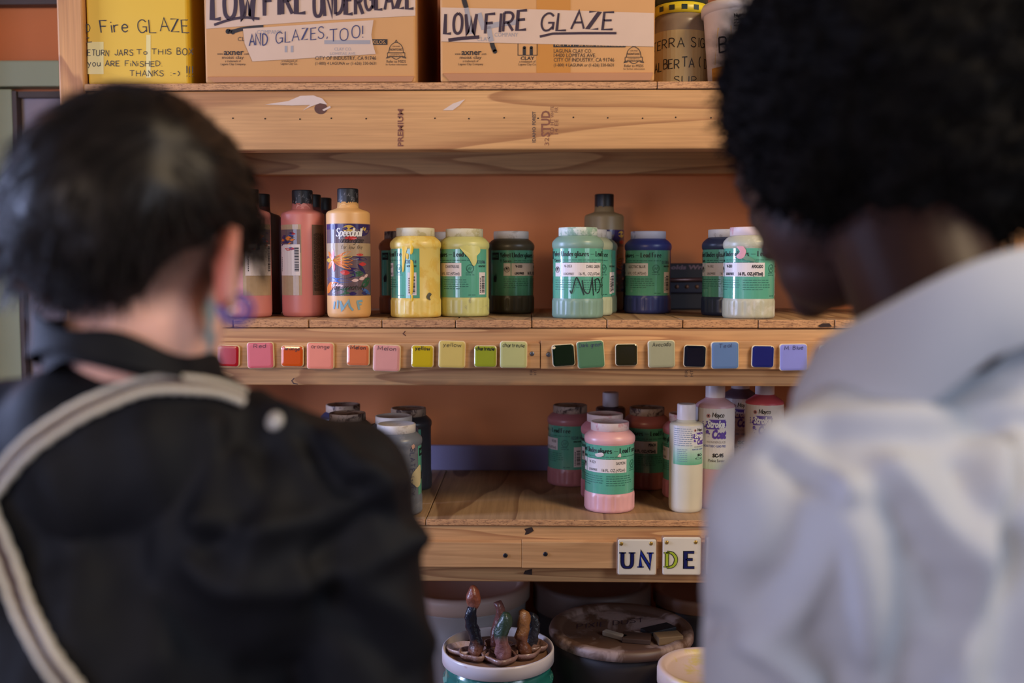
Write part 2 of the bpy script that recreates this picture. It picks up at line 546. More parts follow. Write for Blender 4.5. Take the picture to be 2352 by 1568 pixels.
ZT, ZM, ZLW = zpx(188), zpx(734), zpx(1193)       # tops of the three shelves
BEAM = {}
for key, (pt, pb, mat) in {'top': (206, 343, PINE), 'middle': (754, 886, PINE2), 'lower': (1208, 1337, PINE2)}.items():
    zt, zb = zpx(pt), zpx(pb)
    BEAM[key] = MB().box(XL1 + .001, XR0 - .001, YF + .002, YF + .040, zb, zt, .0035, 3).build('front_beam', mat, shelf, SO)
    MB().box(XL1 + .001, XR0 - .001, YB - .040, YB - .002, zb, zt, .0035).build('rear_beam', mat, shelf, SO)
    for xx in (XL1 + .001, XR0 - .039):
        MB().box(xx, xx + .038, YF + .041, YB - .041, zb, zt, .003).build('side_rail', mat, shelf, SO)


def planks(cuts, ztop, zbot, name='plank'):
    for a, b in zip(cuts[:-1], cuts[1:]):
        xa, xb = xpx(a, 736), xpx(b, 736)
        dz = random.uniform(-.0004, .0004)
        mb = MB().box(xa + .0007, xb - .0007, YF + random.uniform(-.0008, .0008), YB, zbot, ztop + dz, .0009, 1)
        two_mat(mb, name, PLANK, EDGE, shelf, SO)


planks([194, 361, 535, 709, 877, 1046, 1221, 1394, 1568, 1742, 1917, 2100, 2262, 2324], ZM, zpx(752.5))
planks([194, 1504, 2324], ZT, zpx(204.5))
planks([194, 975, 2324], ZLW, zpx(1207))
# upper shelf above the cartons
planks([194, 1290, 2324], ZT + .40, ZT + .386)
for yy in (YF + .002, YB - .040):
    MB().box(XL1 + .001, XR0 - .001, yy, yy + .038, ZT + .297, ZT + .385, .0035).build('upper_beam', PINE, shelf, SO)
# lowest shelf that carries the buckets
ZBK = 0.43
for i in range(6):
    xa = XL0 + (XR1 - XL0) * i / 6; xb = XL0 + (XR1 - XL0) * (i + 1) / 6
    two_mat(MB().box(xa + .001, xb - .001, YF - .165, YB, ZBK - .02, ZBK, .001, 1), 'plank', PLANK, EDGE, shelf, SO)
for yy in (YF - .10, YB - .13):
    MB().box(XL1 + .001, XR0 - .001, yy, yy + .038, ZBK - .11, ZBK - .0205, .003).build('cross_rail', PINE2, shelf, SO)
# added strip behind the lower shelf; bluish daylight on the wall painted into its colour
BLUELIT = pm('painted_blue_daylight', S(150, 142, 178), .6, .08, 14)
MB().box(XL1 + .05, XR0 - .05, YB - .06, YB - .048, ZLW + .0005, zpx(1024, YB - .06), .001).build('painted_daylight_strip', BLUELIT, shelf, SO)

# nailed strips that carry the tiles
SCREW = pm('zinc_screw', S(120, 122, 130), .35, .15, 80, metal=.8)
SCREWD = pm('dark_screw', S(52, 50, 56), .4, .15, 80, metal=.7)
YS = YF + .002 - .017


def strip(pxa, pxb, pya, pyb, screws, smat):
    o = MB().box(xpx(pxa, pya, YS), xpx(pxb, pya, YS), YS, YF + .0015, zpx(pyb, YS), zpx(pya, YS), .0012, 2).build('tile_strip', PINESTRIP, shelf, SO)
    for (sx, sy) in screws:
        c = at(sx, sy, YS)
        mb = MB().lathe([(.0034, -.001), (.0036, .0004), (.0028, .001), (.00001, .0011)], 18, (0, 0, 0), M=Matrix.Rotation(math.radians(90), 3, 'X'))
        for k in (0, 1):
            mm = Matrix.Rotation(.4 + k * math.pi / 2, 3, 'Y')
            vs = [mm @ Vector(p) for p in ((-.002, -.0013, -.0004), (.002, -.0013, -.0004), (.002, -.0013, .0004), (-.002, -.0013, .0004))]
            mb.add(vs, [(0, 1, 2, 3)])
        mb.build('screw', smat, o, loc=c - SO)
    return o


ps = strip(250, 1240, 788, 846, [(1222, 812)], SCREW)
strip(1242, 2240, 782, 847, [(1260, 814)], SCREW)
strip(250, 1198, 1246, 1303, [(1161, 1275)], SCREWD)
strip(1198.5, 2240, 1244, 1304, [(1253, 1272)], SCREWD)

# marks on the beams: nail holes, knot, lumber stamps, paper scraps
PB = plane_px(YF + .002, .0003)
HOLE = pm('hole_dark', S(30, 18, 12), .9, .05)
for i, x in enumerate([535, 609, 689, 761, 841, 918, 999, 1077, 1158, 1236, 1317, 1396, 1476, 1552, 1633, 1712]):
    mb = MB(); disc2(mb, x, 271 - 3 * (x / 1176 - 1) + ((i * 37) % 5 - 2) * .6, 1.9, PB, 10); mb.build('nail_hole', HOLE, BEAM['top'], SO)
KNOT = pm('knot_wood', S(88, 48, 30), .6, .4, 120)
mb = MB(); disc2(mb, 737, 249, 15, PB, 20, 13); mb.build('knot', KNOT, BEAM['top'], SO)
PAPER = pm('torn_paper', S(206, 182, 164), .8, .06)
PB2 = plane_px(YF + .002, .0006)
mb = MB(); poly(mb, [(608, 240), (662, 232), (690, 220), (720, 219), (740, 226), (752, 240), (735, 237), (715, 244), (695, 254), (712, 241), (670, 242)], PB2); mb.build('paper_scrap', PAPER, BEAM['top'], SO)
mb = MB(); poly(mb, [(740, 252), (758, 243), (760, 247), (744, 255)], PB2); mb.build('paper_scrap', PAPER, BEAM['top'], SO)
mb = MB(); poly(mb, [(1017, 253), (1040, 238), (1068, 228), (1055, 242), (1040, 253)], PB2); mb.build('paper_scrap', PAPER, BEAM['top'], SO)
STAMP = pm('stamp_ink', S(122, 72, 50), .7, .3, 160)
STAMPD = pm('stamp_ink_dark', S(84, 62, 50), .7, .3, 160)


def vtext(s, x, ybot, h, W, P, mat, beam, bold=.03):
    mb = MB(); ptext(mb, s, 0, 0, h, lambda u, v: P(x - v, ybot - u), W=W, bold=bold)
    mb.build('lumber_stamp', mat, beam, SO)


vtext('PREMIUM', 926, 336, 12, 86, PB, STAMP, BEAM['top'])
vtext('STUD', 1263, 314, 19, 60, PB, STAMP, BEAM['top'])
vtext('IDAHO', 1230, 327, 7, 36, PB, STAMPD, BEAM['top']); vtext('FOREST', 1230, 287, 7, 31, PB, STAMPD, BEAM['top'])
vtext('KD HT', 1272, 308, 8, 36, PB, STAMP, BEAM['top'], .0); vtext('WHITE', 1272, 270, 7, 26, PB, STAMP, BEAM['top'], .0)
vtext('14 EE', 1282, 308, 8, 34, PB, STAMP, BEAM['top'], .0); vtext('FIR', 1282, 258, 8, 12, PB, STAMP, BEAM['top'], .0)
vtext('32', 1261, 334, 10, 18, PB, STAMP, BEAM['top'], .0)
BURN = pm('burn_mark', S(46, 26, 18), .8, .3, 120)
mb = MB(); poly(mb, [(1204, 1214), (1222, 1210), (1226, 1219), (1214, 1226), (1205, 1228), (1208, 1220)], PB); mb.build('burn_mark', BURN, BEAM['lower'], SO)
mb = MB(); poly(mb, [(1206, 1310), (1222, 1306), (1222, 1320), (1202, 1318)], PB); mb.build('burn_mark', BURN, BEAM['lower'], SO)
vtext('FIR', 1223, 861, 6, 13, PB, STAMPD, BEAM['middle'], 0); vtext('HT', 1232, 861, 6, 13, PB, STAMPD, BEAM['middle'], 0)
vtext('FIR', 1580, 865, 7, 16, PB, STAMPD, BEAM['middle'], 0); vtext('HT', 1592, 865, 7, 16, PB, STAMPD, BEAM['middle'], 0)
mb = MB(); ribbon(mb, [(676, 868), (670, 874), (674, 880), (684, 882)], lambda a, b: 2, PB); mb.build('pen_mark', INKPURPLE, BEAM['middle'], SO)
mb = MB(); ribbon(mb, [(931, 760), (926, 766), (932, 771)], lambda a, b: 2.2, PB); mb.build('knot', KNOT, BEAM['middle'], SO)
# smudge on a plank end
mb = MB(); poly(mb, [(1878, 748), (1890, 742), (1905, 742), (1911, 750), (1884, 751)], plane_px(YF - .001)); mb.build('soot_stain', BURN, shelf, SO)

# ================================================================== boxes on the top shelf
CARD = pm('corrugated_card', S(196, 142, 84), .75, .06, 14, .08, 150)
CARDD = pm('card_flap', S(180, 124, 82), .75, .08, 14)
YELLOW = pm('yellow_paper_wrap', S(216, 170, 36), .5, .07, 9, .25, 18)
TAPE = pm('masking_tape', S(200, 168, 142), .5, .05, 40, .15, 60)
PTAPE = pm('brown_packing_tape', S(190, 128, 62), .22, .05, 20)
CLEAR = pm('clear_tape', S(220, 200, 130), .2, .06, 20)
GREYP = pm('print_under_tape', S(150, 142, 140), .6, .1)


def carton(pxa, pxb, pyb, Y, height, depth, label, mat, name, flap=True):
    a, b = at(pxa, pyb, Y), at(pxb, pyb, Y)
    a.x = max(a.x, XL1 + .002)
    z0 = ZT + .0006
    t = empty(name, ((a.x + b.x) / 2, Y + depth / 2, z0), label, 'box')
    o = Vector(t.location)
    body = MB().box(a.x, b.x, Y, Y + depth, z0, z0 + height, .003, 2).build('carton_body', mat, t, o)
    if flap:
        zz = zpx(pyb - 15, Y)
        mb = MB()
        xa, xb = a.x + .014, b.x - .006
        vs = [(xa, Y - .0012, z0 + .001), (xb, Y - .0012, z0 + .001), (b.x - .002, Y - .0025, zz), (a.x + .004, Y - .0025, zz),
              (xa, Y + .002, z0 + .001), (xb, Y + .002, z0 + .001), (b.x - .002, Y + .002, zz + .002), (a.x + .004, Y + .002, zz + .002)]
        mb.add(vs, [(0, 1, 2, 3), (3, 2, 6, 7), (0, 4, 5, 1), (1, 5, 6, 2), (0, 3, 7, 4)])
        mb.build('bottom_flap', CARDD, t, o)
    for k in range(2):      # top flaps
        MB().box(a.x + .002, b.x - .002, Y + .002 + k * (depth / 2), Y + depth / 2 - .001 + k * (depth / 2 - .001), z0 + height, z0 + height + .003, .001, 1).build('top_flap', mat, t, o)
    return t, o, body


def bell(mb, cx, top, P):
    pts = [(cx - 17, top + 28), (cx - 15, top + 16), (cx - 10, top + 8), (cx, top + 3), (cx + 10, top + 8), (cx + 15, top + 16), (cx + 17, top + 28)]
    ribbon(mb, _smooth(pts, 4), lambda a, b: 1.5, P)
    ribbon(mb, [(cx - 3, top + 3), (cx, top - 2), (cx + 3, top + 3)], lambda a, b: 1.5, P)
    for y in (27, 36): ribbon(mb, [(cx - 20, top + y), (cx + 20, top + y)], lambda a, b: 1.3, P)
    for s in (-1, 1): ribbon(mb, [(cx + s * 20, top + 27), (cx + s * 20, top + 36), (cx + s * 23, top + 39), (cx + s * 14, top + 38)], lambda a, b: 1.3, P)
    ribbon(mb, _smooth([(cx - 10, top + 37), (cx, top + 42), (cx + 10, top + 37)], 4), lambda a, b: 1.5, P)
    ptext(mb, 'CERTIFIED', cx - 9, top + 14, 3, P, 18, -1); ptext(mb, 'NONTOXIC', cx - 14, top + 22, 4.6, P, 28, -1, .02)
    ptext(mb, 'CONFORMS TO', cx - 13, top + 31.5, 2.4, P, 26, -1); ptext(mb, 'ASTM D 4236', cx - 16, top + 35.5, 2.4, P, 32, -1)
    ptext(mb, 'Refer to MSDS', cx - 22, top + 50, 6.2, P, 44, -1); ptext(mb, 'for further information', cx - 24, top + 56, 4, P, 49, -1)


def axner(mb, x, base, P):
    ptext(mb, 'www.', x, base, 5.5, P, 14, -1); ptext(mb, 'axner', x + 15, base, 13, P, 46, -1, .02); ptext(mb, '.com', x + 61, base, 5.5, P, 11, -1)
    ptext(mb, 'moist clay', x + 11, base + 9, 7, P, 50, -1); ptext(mb, 'a trademark of', x + 18, base + 16.5, 5, P, 36, -1); ptext(mb, 'Laguna Clay Company', x + 8, base + 23.5, 5, P, 57, -1)


YX = 1.528
# yellow box
t, o, body = carton(193, 433, 187, YX, .215, .34, 'yellow paper-covered box with handwritten return-jars note', YELLOW, 'yellow_box', flap=False)
P = plane_px(YX, .0004)
mb = MB()
htext(mb, 'Fire', 233, 75, 28, P, .09, 62, -1, -.12, .04, seed=3)
htext(mb, 'GLAZE', 318, 73, 30, P, .075, 118, -1, -.08, .05, seed=4)
htext(mb, 'D', 199, 74, 18, P, .09, 8, -1)
htext(mb, 'ETURN', 201, 128, 13, P, .13, 49, -1, .02, .05, seed=5); htext(mb, 'JARS', 263, 127, 13, P, .13, 42, -1, 0, .05, seed=6)
htext(mb, 'To', 314, 125, 11, P, .14, 24, -1); htext(mb, 'THIS', 349, 125, 12, P, .13, 45, -1, 0, .05); htext(mb, 'BOX', 407, 126, 15, P, .11, 36, -1, 0, .05)
htext(mb, 'you', 202, 152, 14, P, .12, 28, -1); htext(mb, 'ARE', 242, 152, 12, P, .15, 32, -1, 0, .04); htext(mb, 'FiNiSHED.', 288, 152, 12, P, .13, 84, -1, 0, .04)
htext(mb, 'THANKS', 298, 174, 13, P, .12, 78, -1, 0, .05, seed=9); htext(mb, ':-)', 392, 174, 12, P, .14, 20, -1); htext(mb, '!!!', 428, 176, 24, P, .09, 14, -1)
ribbon(mb, [(199, 87), (205, 87)], lambda a, b: 2, P); ribbon(mb, [(199, 97), (211, 96)], lambda a, b: 2, P)
mb.build('handwriting', INK, t, o)
for a_ in ((336, 80, 346, 178), (201, 96, 238, 170)):
    mb = MB(); rect(mb, *a_, plane_px(YX, .0002)); mb.build('clear_tape', CLEAR, t, o)
# first carton
t, o, body = carton(472, 955, 190, YX - .004, .23, .36, 'cardboard carton with tape reading low fire underglaze and glazes too', CARD, 'clay_carton')
P1 = plane_px(YX - .004, .0012); Y1 = YX - .004
mb = MB(); poly(mb, [(473, -48), (954, -48), (954, 36), (760, 46), (473, 66)], plane_px(Y1, .0006)); tp = mb.build('tape', TAPE, t, o)
mb = MB()
for w, x, b, ww, hh, sd in (('LOW', 487, 46, 98, 72, 2), ('FIRE', 608, 36, 94, 66, 3), ('UNDER', 722, 36, 112, 62, 4), ('GLAZE', 838, 24, 112, 52, 5)):
    htext(mb, w, x, b, hh, P1, .125, ww, -1, 0, .02, rise=.05, seed=sd)
ribbon(mb, _smooth([(492, 57), (525, 46), (560, 40), (596, 43)], 4), lambda a, b: 6, P1)
mb.build('marker_lettering', INKPURPLE, tp, o)
mb = MB(); poly(mb, [(558, 66), (858, 46), (853, 80), (856, 100), (863, 124), (580, 141), (562, 100)], plane_px(Y1, .0009)); tp2 = mb.build('tape', TAPE, t, o)
mb = MB()
htext(mb, 'AND', 572, 107, 26, plane_px(Y1, .0014), .11, 42, -1, 0, .05, rise=.12, seed=2)
htext(mb, 'GLAZES,', 634, 100, 26, plane_px(Y1, .0014), .085, 118, -1, 0, .05, rise=.11, seed=3)
htext(mb, 'TOO!', 758, 94, 28, plane_px(Y1, .0014), .085, 76, -1, 0, .05, rise=.1, seed=4)
mb.build('pen_lettering', INKGREY, tp2, o)
mb = MB(); PP = plane_px(Y1, .0004)
ribbon(mb, _smooth([(521, 72), (535, 72), (560, 66), (605, 61)], 4), lambda a, b: 9, PP); disc2(mb, 524, 72, 6, PP); disc2(mb, 535, 74, 5, PP)
ptext(mb, 'CL', 546, 94, 9, PP, 16, -1); axner(mb, 499, 126, PP)
ptext(mb, 'a trademark of', 647, 142, 5, plane_px(Y1, .001), 36, -1); ptext(mb, 'Laguna Clay Co.', 645, 148.5, 5, PP, 38, -1)
ptext(mb, 'CITY OF INDUSTRY, CA 91746', 724, 137.5, 8.5, plane_px(Y1, .001), 140, -1); ptext(mb, '(1-800) 4 LAGUNA or (1-626) 330-0631', 724, 148.5, 6.5, PP, 140, -1)
tag(mb.build('printing', PRINT, t, o), kind='stuff')
mb = MB(); bell(mb, 910, 94, PP); tag(mb.build('nontoxic_seal', PRINT, t, o), kind='stuff')
mb = MB(); rect(mb, 845, 90, 890, 103, PP); mb.build('weight_bar', PRINT, t, o)
mb = MB(); ptext(mb, 'KILOS.', 856, 100.5, 8, plane_px(Y1, .0007), 30, -1); mb.build('reversed_print', CARD, t, o)
mb = MB(); PG = plane_px(Y1, .0011); ptext(mb, 'COMPANY', 590, 78, 9, PG, 56, -1); rect(mb, 654, 105, 660, 120, PG); rect(mb, 668, 105, 674, 120, PG)
ptext(mb, 'CLAY CO.', 768, 116, 7, PG, 40, -1); ptext(mb, 'LOMITAS AVE.', 758, 126, 6, PG, 60, -1); rect(mb, 745, 92, 850, 101, PG); tag(mb.build('print_seen_through_tape', GREYP, t, o), kind='stuff')
# second carton
t, o, body = carton(1012, 1503, 184, YX - .008, .23, .36, 'cardboard carton with a single tape reading low fire glaze', CARD, 'clay_carton')
Y2 = YX - .008; P2 = plane_px(Y2, .0012); PP = plane_px(Y2, .0006); PG = plane_px(Y2, .0011)
mb = MB(); rect(mb, 1232, -60, 1310, 181, plane_px(Y2, .0003), 1, 1); mb.build('packing_tape', PTAPE, t, o)
mb = MB(); poly(mb, [(1013, 17), (1250, 22), (1502, 30), (1502, 107), (1250, 101), (1013, 95)], plane_px(Y2, .0008)); tp = mb.build('tape', TAPE, t, o)
mb = MB()
htext(mb, 'LOW', 1021, 79, 46, P2, .14, 72, -1, .06, .03, rise=.02, seed=2); htext(mb, 'FIRE', 1115, 77, 44, P2, .14, 94, -1, .08, .03, rise=.08, seed=3)
htext(mb, 'GLAZE', 1242, 69, 40, P2, .12, 166, -1, .1, .03, rise=.02, seed=4)
ribbon(mb, [(1030, 92), (1060, 88), (1101, 85)], lambda a, b: 8, P2); ribbon(mb, [(1240, 84), (1270, 77), (1340, 76), (1416, 76)], lambda a, b: 5.5, P2)
mb.build('marker_lettering', INKPURPLE, tp, o)
mb = MB()
ribbon(mb, [(1062, -30), (1066, 0), (1071, 18)], lambda a, b: 11, PP); ribbon(mb, _smooth([(1129, 94), (1132, 106), (1137, 118)], 3), lambda a, b: 10, PP); disc2(mb, 1137, 118, 5, PP)
axner(mb, 1045, 126, PP)
for a, b in (((1190, 98), (1190, 126)), ((1234, 98), (1234, 126)), ((1189, 126.5), (1235, 126.5))): ribbon(mb, [a, b], lambda a, b: 1.4, PP)
for x in (1201, 1217): rect(mb, x, 109, x + 7, 126, PP); disc2(mb, x + 3.5, 109, 3.5, PP)
ptext(mb, 'CLAY', 1196, 137, 7.2, PP, 32, -1, .02); ptext(mb, 'a trademark of', 1193, 143.5, 5, PP, 37, -1); ptext(mb, 'Laguna Clay Co.', 1191, 150, 5, PP, 41, -1)
ptext(mb, 'LAGUNA CLAY CO.', 1272, 121, 8.5, PP, 88, -1); ptext(mb, '14400 LOMITAS AVE.', 1272, 131, 8.5, PP, 97, -1)
ptext(mb, 'CITY OF INDUSTRY, CA 91746', 1272, 141.5, 8.5, PP, 139, -1); ptext(mb, '(1-800) 4 LAGUNA or (1-626) 330-0631', 1272, 152.5, 6.8, PP, 138, -1)
tag(mb.build('printing', PRINT, t, o), kind='stuff')
mb = MB(); bell(mb, 1456, 104, PP); tag(mb.build('nontoxic_seal', PRINT, t, o), kind='stuff')
mb = MB(); rect(mb, 1271, 97, 1437, 108.5, PP); mb.build('weight_bar', PRINT, t, o)
mb = MB(); ptext(mb, 'NET WT. 50 LBS. 22.68 KILOS', 1275, 106, 6, plane_px(Y2, .0007), 156, -1); mb.build('reversed_print', CARD, t, o)
mb = MB(); ribbon(mb, [(1071, 18), (1078, 50), (1081, 78)], lambda a, b: 10, PG); ribbon(mb, [(1122, 60), (1126, 80), (1129, 95)], lambda a, b: 11, PG)
ptext(mb, 'CLAY', 1096, 94, 9, PG, 30, -1); ptext(mb, 'COMPANY', 1136, 84, 9, PG, 54, -1); ribbon(mb, [(1100, 30), (1110, 62), (1150, 55), (1190, 50)], lambda a, b: 12, PG)
tag(mb.build('print_seen_through_tape', GREYP, t, o), kind='stuff')

# jar of slip with a yellow band, and a reused tub
SLIP = pm('grey_slip_jar', S(128, 112, 98), .3, .2, 40)
GREENLID = pm('dark_green_lid', S(28, 44, 36), .35, .2, 40)
BAND = pm('yellow_lid_band', S(206, 184, 40), .4, .1, 40)
KRAFT = pm('aged_label', S(168, 146, 106), .6, .12, 30)
YJ = 1.66
c = at(1563, 100, YJ); Rj = 61 * YJ / FPX
ztop = at(1563, 42, YJ).z - ZT
t = empty('slip_jar', (c.x, YJ, ZT), 'large jar of grey slip with yellow banded lid and marker label', 'jar')
MB().lathe([(Rj * .94, .0005), (Rj, .006), (Rj, ztop * .80), (Rj * .96, ztop * .9), (Rj * .93, ztop), (.0001, ztop)], 40).build('jar_body', SLIP, t)
b = MB().lathe([(Rj * .97, ztop + .0005), (Rj * .97, ztop + .016)], 40).build('lid_band', BAND, t)
mb = MB()
for k in range(6):
    rect(mb, -.045 + k * .02, .004, -.036 + k * .02, .012, cyl(Rj * .97, .0005, ztop))
mb.build('band_print', GREENLID, b)
MB().lathe([(Rj * .96, ztop + .0165), (Rj * .98, ztop + .02), (Rj * .95, ztop + .05), (Rj * .4, ztop + .054), (.0001, ztop + .054)], 40).build('jar_lid', GREENLID, t)
mb = MB(); CJ = cyl(Rj, .0004); rect(mb, -.085, .012, .085, ztop * .78, CJ, 24, 1); lb = mb.build('jar_label', KRAFT, t)
mb = MB(); CJ = cyl(Rj, .0008); zz = ztop
htext(mb, 'TERRA SIG (', -.062, zz * .55, .0145, CJ, .1, .115, 1, 0, .05, rise=.02, seed=3); htext(mb, 'ALBERTA ( DR', -.056, zz * .29, .0145, CJ, .11, .112, 1, 0, .06, rise=.05, seed=4)
htext(mb, 'SLIP', -.016, zz * .11, .011, CJ, .11, .036, 1, 0, .06, seed=5); mb.build('marker_lettering', INK, lb)

TUB = pm('white_plastic_tub', S(214, 198, 184), .35, .05, 30)
AMBER = pm('amber_contents', S(196, 132, 40), .3, .1, 30)
PALEY = pm('pale_yellow_print', S(214, 176, 112), .45, .12, 50)
YT = 1.60
c = at(1705, 100, YT); Rt = 88 * YT / FPX; ht = at(1705, 20, YT).z - ZT
t = empty('food_tub', (c.x, YT, ZT), 'white reused food tub with nutrition label and marker lettering', 'tub')
rt = lambda z: Rt * (.83 + .17 * z / ht)
MB().lathe([(rt(0) * .95, .0005), (rt(.004), .004), (rt(ht * .97), ht * .97), (rt(ht), ht)], 40).build('tub_body', TUB, t)
MB().lathe([(rt(ht) * 1.04, ht - .012), (rt(ht) * 1.05, ht - .002), (rt(ht) * 1.02, ht + .003), (rt(ht) * .95, ht + .001), (.0001, ht + .001)], 40).build('tub_lid', TUB, t)
CT = lambda e: (lambda u, v: Vector(((rt(v) + e) * math.sin(u / Rt), -(rt(v) + e) * math.cos(u / Rt), v)))
mb = MB(); rect(mb, -.075, .005, -.030, .030, CT(.0003), 8, 1); mb.build('amber_window', AMBER, t)
mb = MB(); poly(mb, [(-.066, .034), (-.030, .04), (-.030, .088), (-.055, .088)], CT(.0003)); mb.build('yellow_print', PALEY, t)
mb = MB(); rect(mb, -.028, .004, .03, .108, CT(.0005), 10, 1); nl = mb.build('nutrition_panel', TUB, t)
mb = MB(); rnd = random.Random(5)
ptext(mb, 'Nutrition', -.026, .1, .005, CT(.0009), .026, bold=.03)
for k in range(3): greek(mb, -.026, .026, .095 - k * .004, .0022, CT(.0009), rnd)
ribbon(mb, [(-.027, .083), (.028, .083)], lambda a, b: .0009, CT(.0009))
for k in range(14): greek(mb, -.026, .026, .077 - k * .0048, .002, CT(.0009), rnd)
mb.build('small_print', PRINT, nl)
mb = MB(); htext(mb, 'BIU', -.052, .05, .022, CT(.0012), .12, .05, 1, 0, .03); mb.build('marker_lettering', INK, t)
# dark bottle at the back of the top shelf
t = empty('dark_bottle', (at(1680, 0, 1.80).x, 1.80, ZT), 'dark blue bottle behind the slip jar and food tub', 'bottle')
MB().lathe([(.035, .0005), (.04, .005), (.04, .15), (.02, .18)], 28).build('bottle_body', pm('dark_navy_plastic', S(22, 24, 42), .4), t)
MB().lathe([(.018, .1805), (.018, .205), (.0001, .206)], 24).build('bottle_cap', GREENLID, t)

# ================================================================== glaze test tiles
CLAYB = pm('pale_clay', S(232, 212, 168), .55, .08, 40)


def sq(hw, hh, r, n=5):
    pts = []
    for (sx, sy, a0) in ((1, 1, 0), (-1, 1, 90), (-1, -1, 180), (1, -1, 270)):
        for k in range(n):
            a = math.radians(a0 + 90 * k / (n - 1))
            pts.append((sx * (hw - r) + r * math.cos(a), sy * (hh - r) + r * math.sin(a)))
    return pts


def slab(mb, pts, layers):
    """stack outline layers (scale-in, y) along -Y into a closed solid"""
    n = len(pts); vs, fs = [], []
    for (ins, y) in layers:
        for (x, z) in pts:
            L = max(abs(x), abs(z)) or 1
            vs.append((x * (1 - ins / L), y, z * (1 - ins / L)))
    for i in range(len(layers) - 1):
        for k in range(n):
            j = (k + 1) % n
            fs.append((i * n + k, i * n + j, (i + 1) * n + j, (i + 1) * n + k))
    fs.append(list(range(n))[::-1]); fs.append([(len(layers) - 1) * n + k for k in range(n)])
    mb.add(vs, fs)


_slabs = {}
def glaze_tile(rect_, tilt, rgb, text, label, gloss, ink=None, tw=.6, th=.16, bold=.13):
    x0, y0, x1, y1 = rect_
    c = at((x0 + x1) / 2, (y0 + y1) / 2, YS - .004)
    k = (YS - .004) / FPX
    hw, hh = (x1 - x0) / 2 * k, (y1 - y0) / 2 * k
    t = empty('glaze_tile', (c.x, YS, c.z), label, 'tile', 'glaze test tiles on the shelf edge')
    t.rotation_euler = (0, math.radians(-tilt), 0)
    mb = MB(); slab(mb, sq(hw, hh, .0045), [(.0008, -.0003), (0, -.0015), (0, -.0055), (.0006, -.0068)]); mb.build('clay_body', CLAYB, t)
    m = pm('glaze_%d_%d_%d' % rgb, S(*rgb), .12 if gloss else .42, .06, 60, coat=.5 if gloss else 0)
    mb = MB(); slab(mb, sq(hw - .0007, hh - .0007, .0042), [(0, -.0062), (.0001, -.0071), (.0009, -.0077), (.0035, -.0081)]); g = mb.build('glaze_face', m, t)
    if text:
        mb = MB(); PT = lambda u, v: Vector((u, -.0084, v))
        htext(mb, text, -hw * .86 * tw * 1.15, hh * .58, hh * 2 * th, PT, bold, hw * 2 * tw, 1, .05, .05, seed=len(text))
        mb.build('lettering', ink or INK, g)
    return t


TILES = [((500, 792, 551, 842), -2, (168, 24, 30), '', 'small deep red glaze tile beside the pink one marked red', 1),
 ((568, 785, 630, 846), 1, (206, 92, 98), 'Red', 'large pink tile handwritten red', 0), ((646, 793, 698, 842), -1, (206, 82, 22), 'orange', 'small vivid orange tile handwritten orange', 1),
 ((705, 786, 768, 848), -1, (228, 132, 106), 'orange', 'large pale salmon tile handwritten orange', 0), ((797, 791, 849, 840), -1, (220, 116, 70), 'Melon', 'small orange tile handwritten melon', 1),
 ((857, 791, 920, 853), -2, (226, 152, 136), 'Melon', 'large pale pink tile handwritten melon', 0), ((945, 792, 996, 844), -1, (208, 176, 32), 'yellow', 'small bright yellow tile handwritten yellow', 1),
 ((1007, 782, 1069, 845), -1.5, (216, 186, 96), 'yellow', 'large pale yellow tile handwritten yellow', 0), ((1089, 793, 1141, 843), -.5, (156, 162, 44), 'chartreuse', 'small leaf-green tile handwritten chartreuse', 1),
 ((1148, 783, 1211, 845), -.5, (190, 186, 118), 'chartreuse', 'large pale lime tile handwritten chartreuse', 0), ((1268, 790, 1320, 841), 4, (14, 30, 14), '', 'small glossy blackish green tile with a chipped corner', 1),
 ((1325, 782, 1388, 845), 4, (78, 118, 82), 'Dark green', 'large mid green tile handwritten dark green', 0), ((1413, 789, 1464, 840), 1, (36, 34, 16), '', 'small glossy dark olive tile', 1),
 ((1488, 781, 1550, 844), 1.5, (160, 156, 122), 'Avocado', 'large grey-green tile handwritten avocado', 0), ((1570, 792, 1621, 843), -1.5, (8, 14, 30), '', 'small glossy navy black tile beside the slate blue one', 1),
 ((1633, 784, 1696, 847), 1, (92, 120, 162), 'Teal', 'large slate blue tile handwritten teal', 0), ((1726, 793, 1777, 844), -1, (26, 34, 104), '', 'small glossy cobalt blue tile', 1),
 ((1790, 789, 1853, 851), 1, (136, 136, 204), 'M. Blue', 'large periwinkle tile handwritten m blue', 0), ((1880, 793, 1931, 844), -2, (150, 150, 178), '', 'small grey lavender tile beside the white shirt sleeve', 1)]
for rc, tl, rgb, tx, lb, gl in TILES:
    small = rc[2] - rc[0] < 58
    glaze_tile(rc, tl, rgb, tx, lb, gl, INKGREY if 'Dark' in tx or tx == 'Teal' else INK, tw=.8 if len(tx) > 8 else (.66 if len(tx) > 4 else .45), th=.17 if small else .145, bold=.17 if small else .11)
    if 'chipped' in lb:
        t_ = [o_ for o_ in bpy.data.objects if o_.get('label') == lb][0]
        mb = MB(); poly(mb, [(-.0165, .0135), (-.0125, .0148), (-.0108, .0125), (-.013, .0105), (-.0162, .0110)], lambda u, v: Vector((u, -.0083, v))); mb.build('glaze_chip', CLAYB, t_)
# lettered tiles
NAVY = pm('navy_glaze_letter', S(30, 34, 84), .2, .2, 60); LIME = pm('lime_glaze_letter', S(164, 178, 52), .25, .1, 60); COBALT = pm('cobalt_glaze_letter', S(28, 44, 130), .2, .2, 60)
LTILE = pm('cream_glazed_tile', S(216, 204, 186), .28, .05, 30); RIM = pm('brown_clay_rim', S(150, 108, 76), .6, .15, 60); BRASS = pm('brass_pin', S(168, 132, 60), .35, .1, metal=.7)


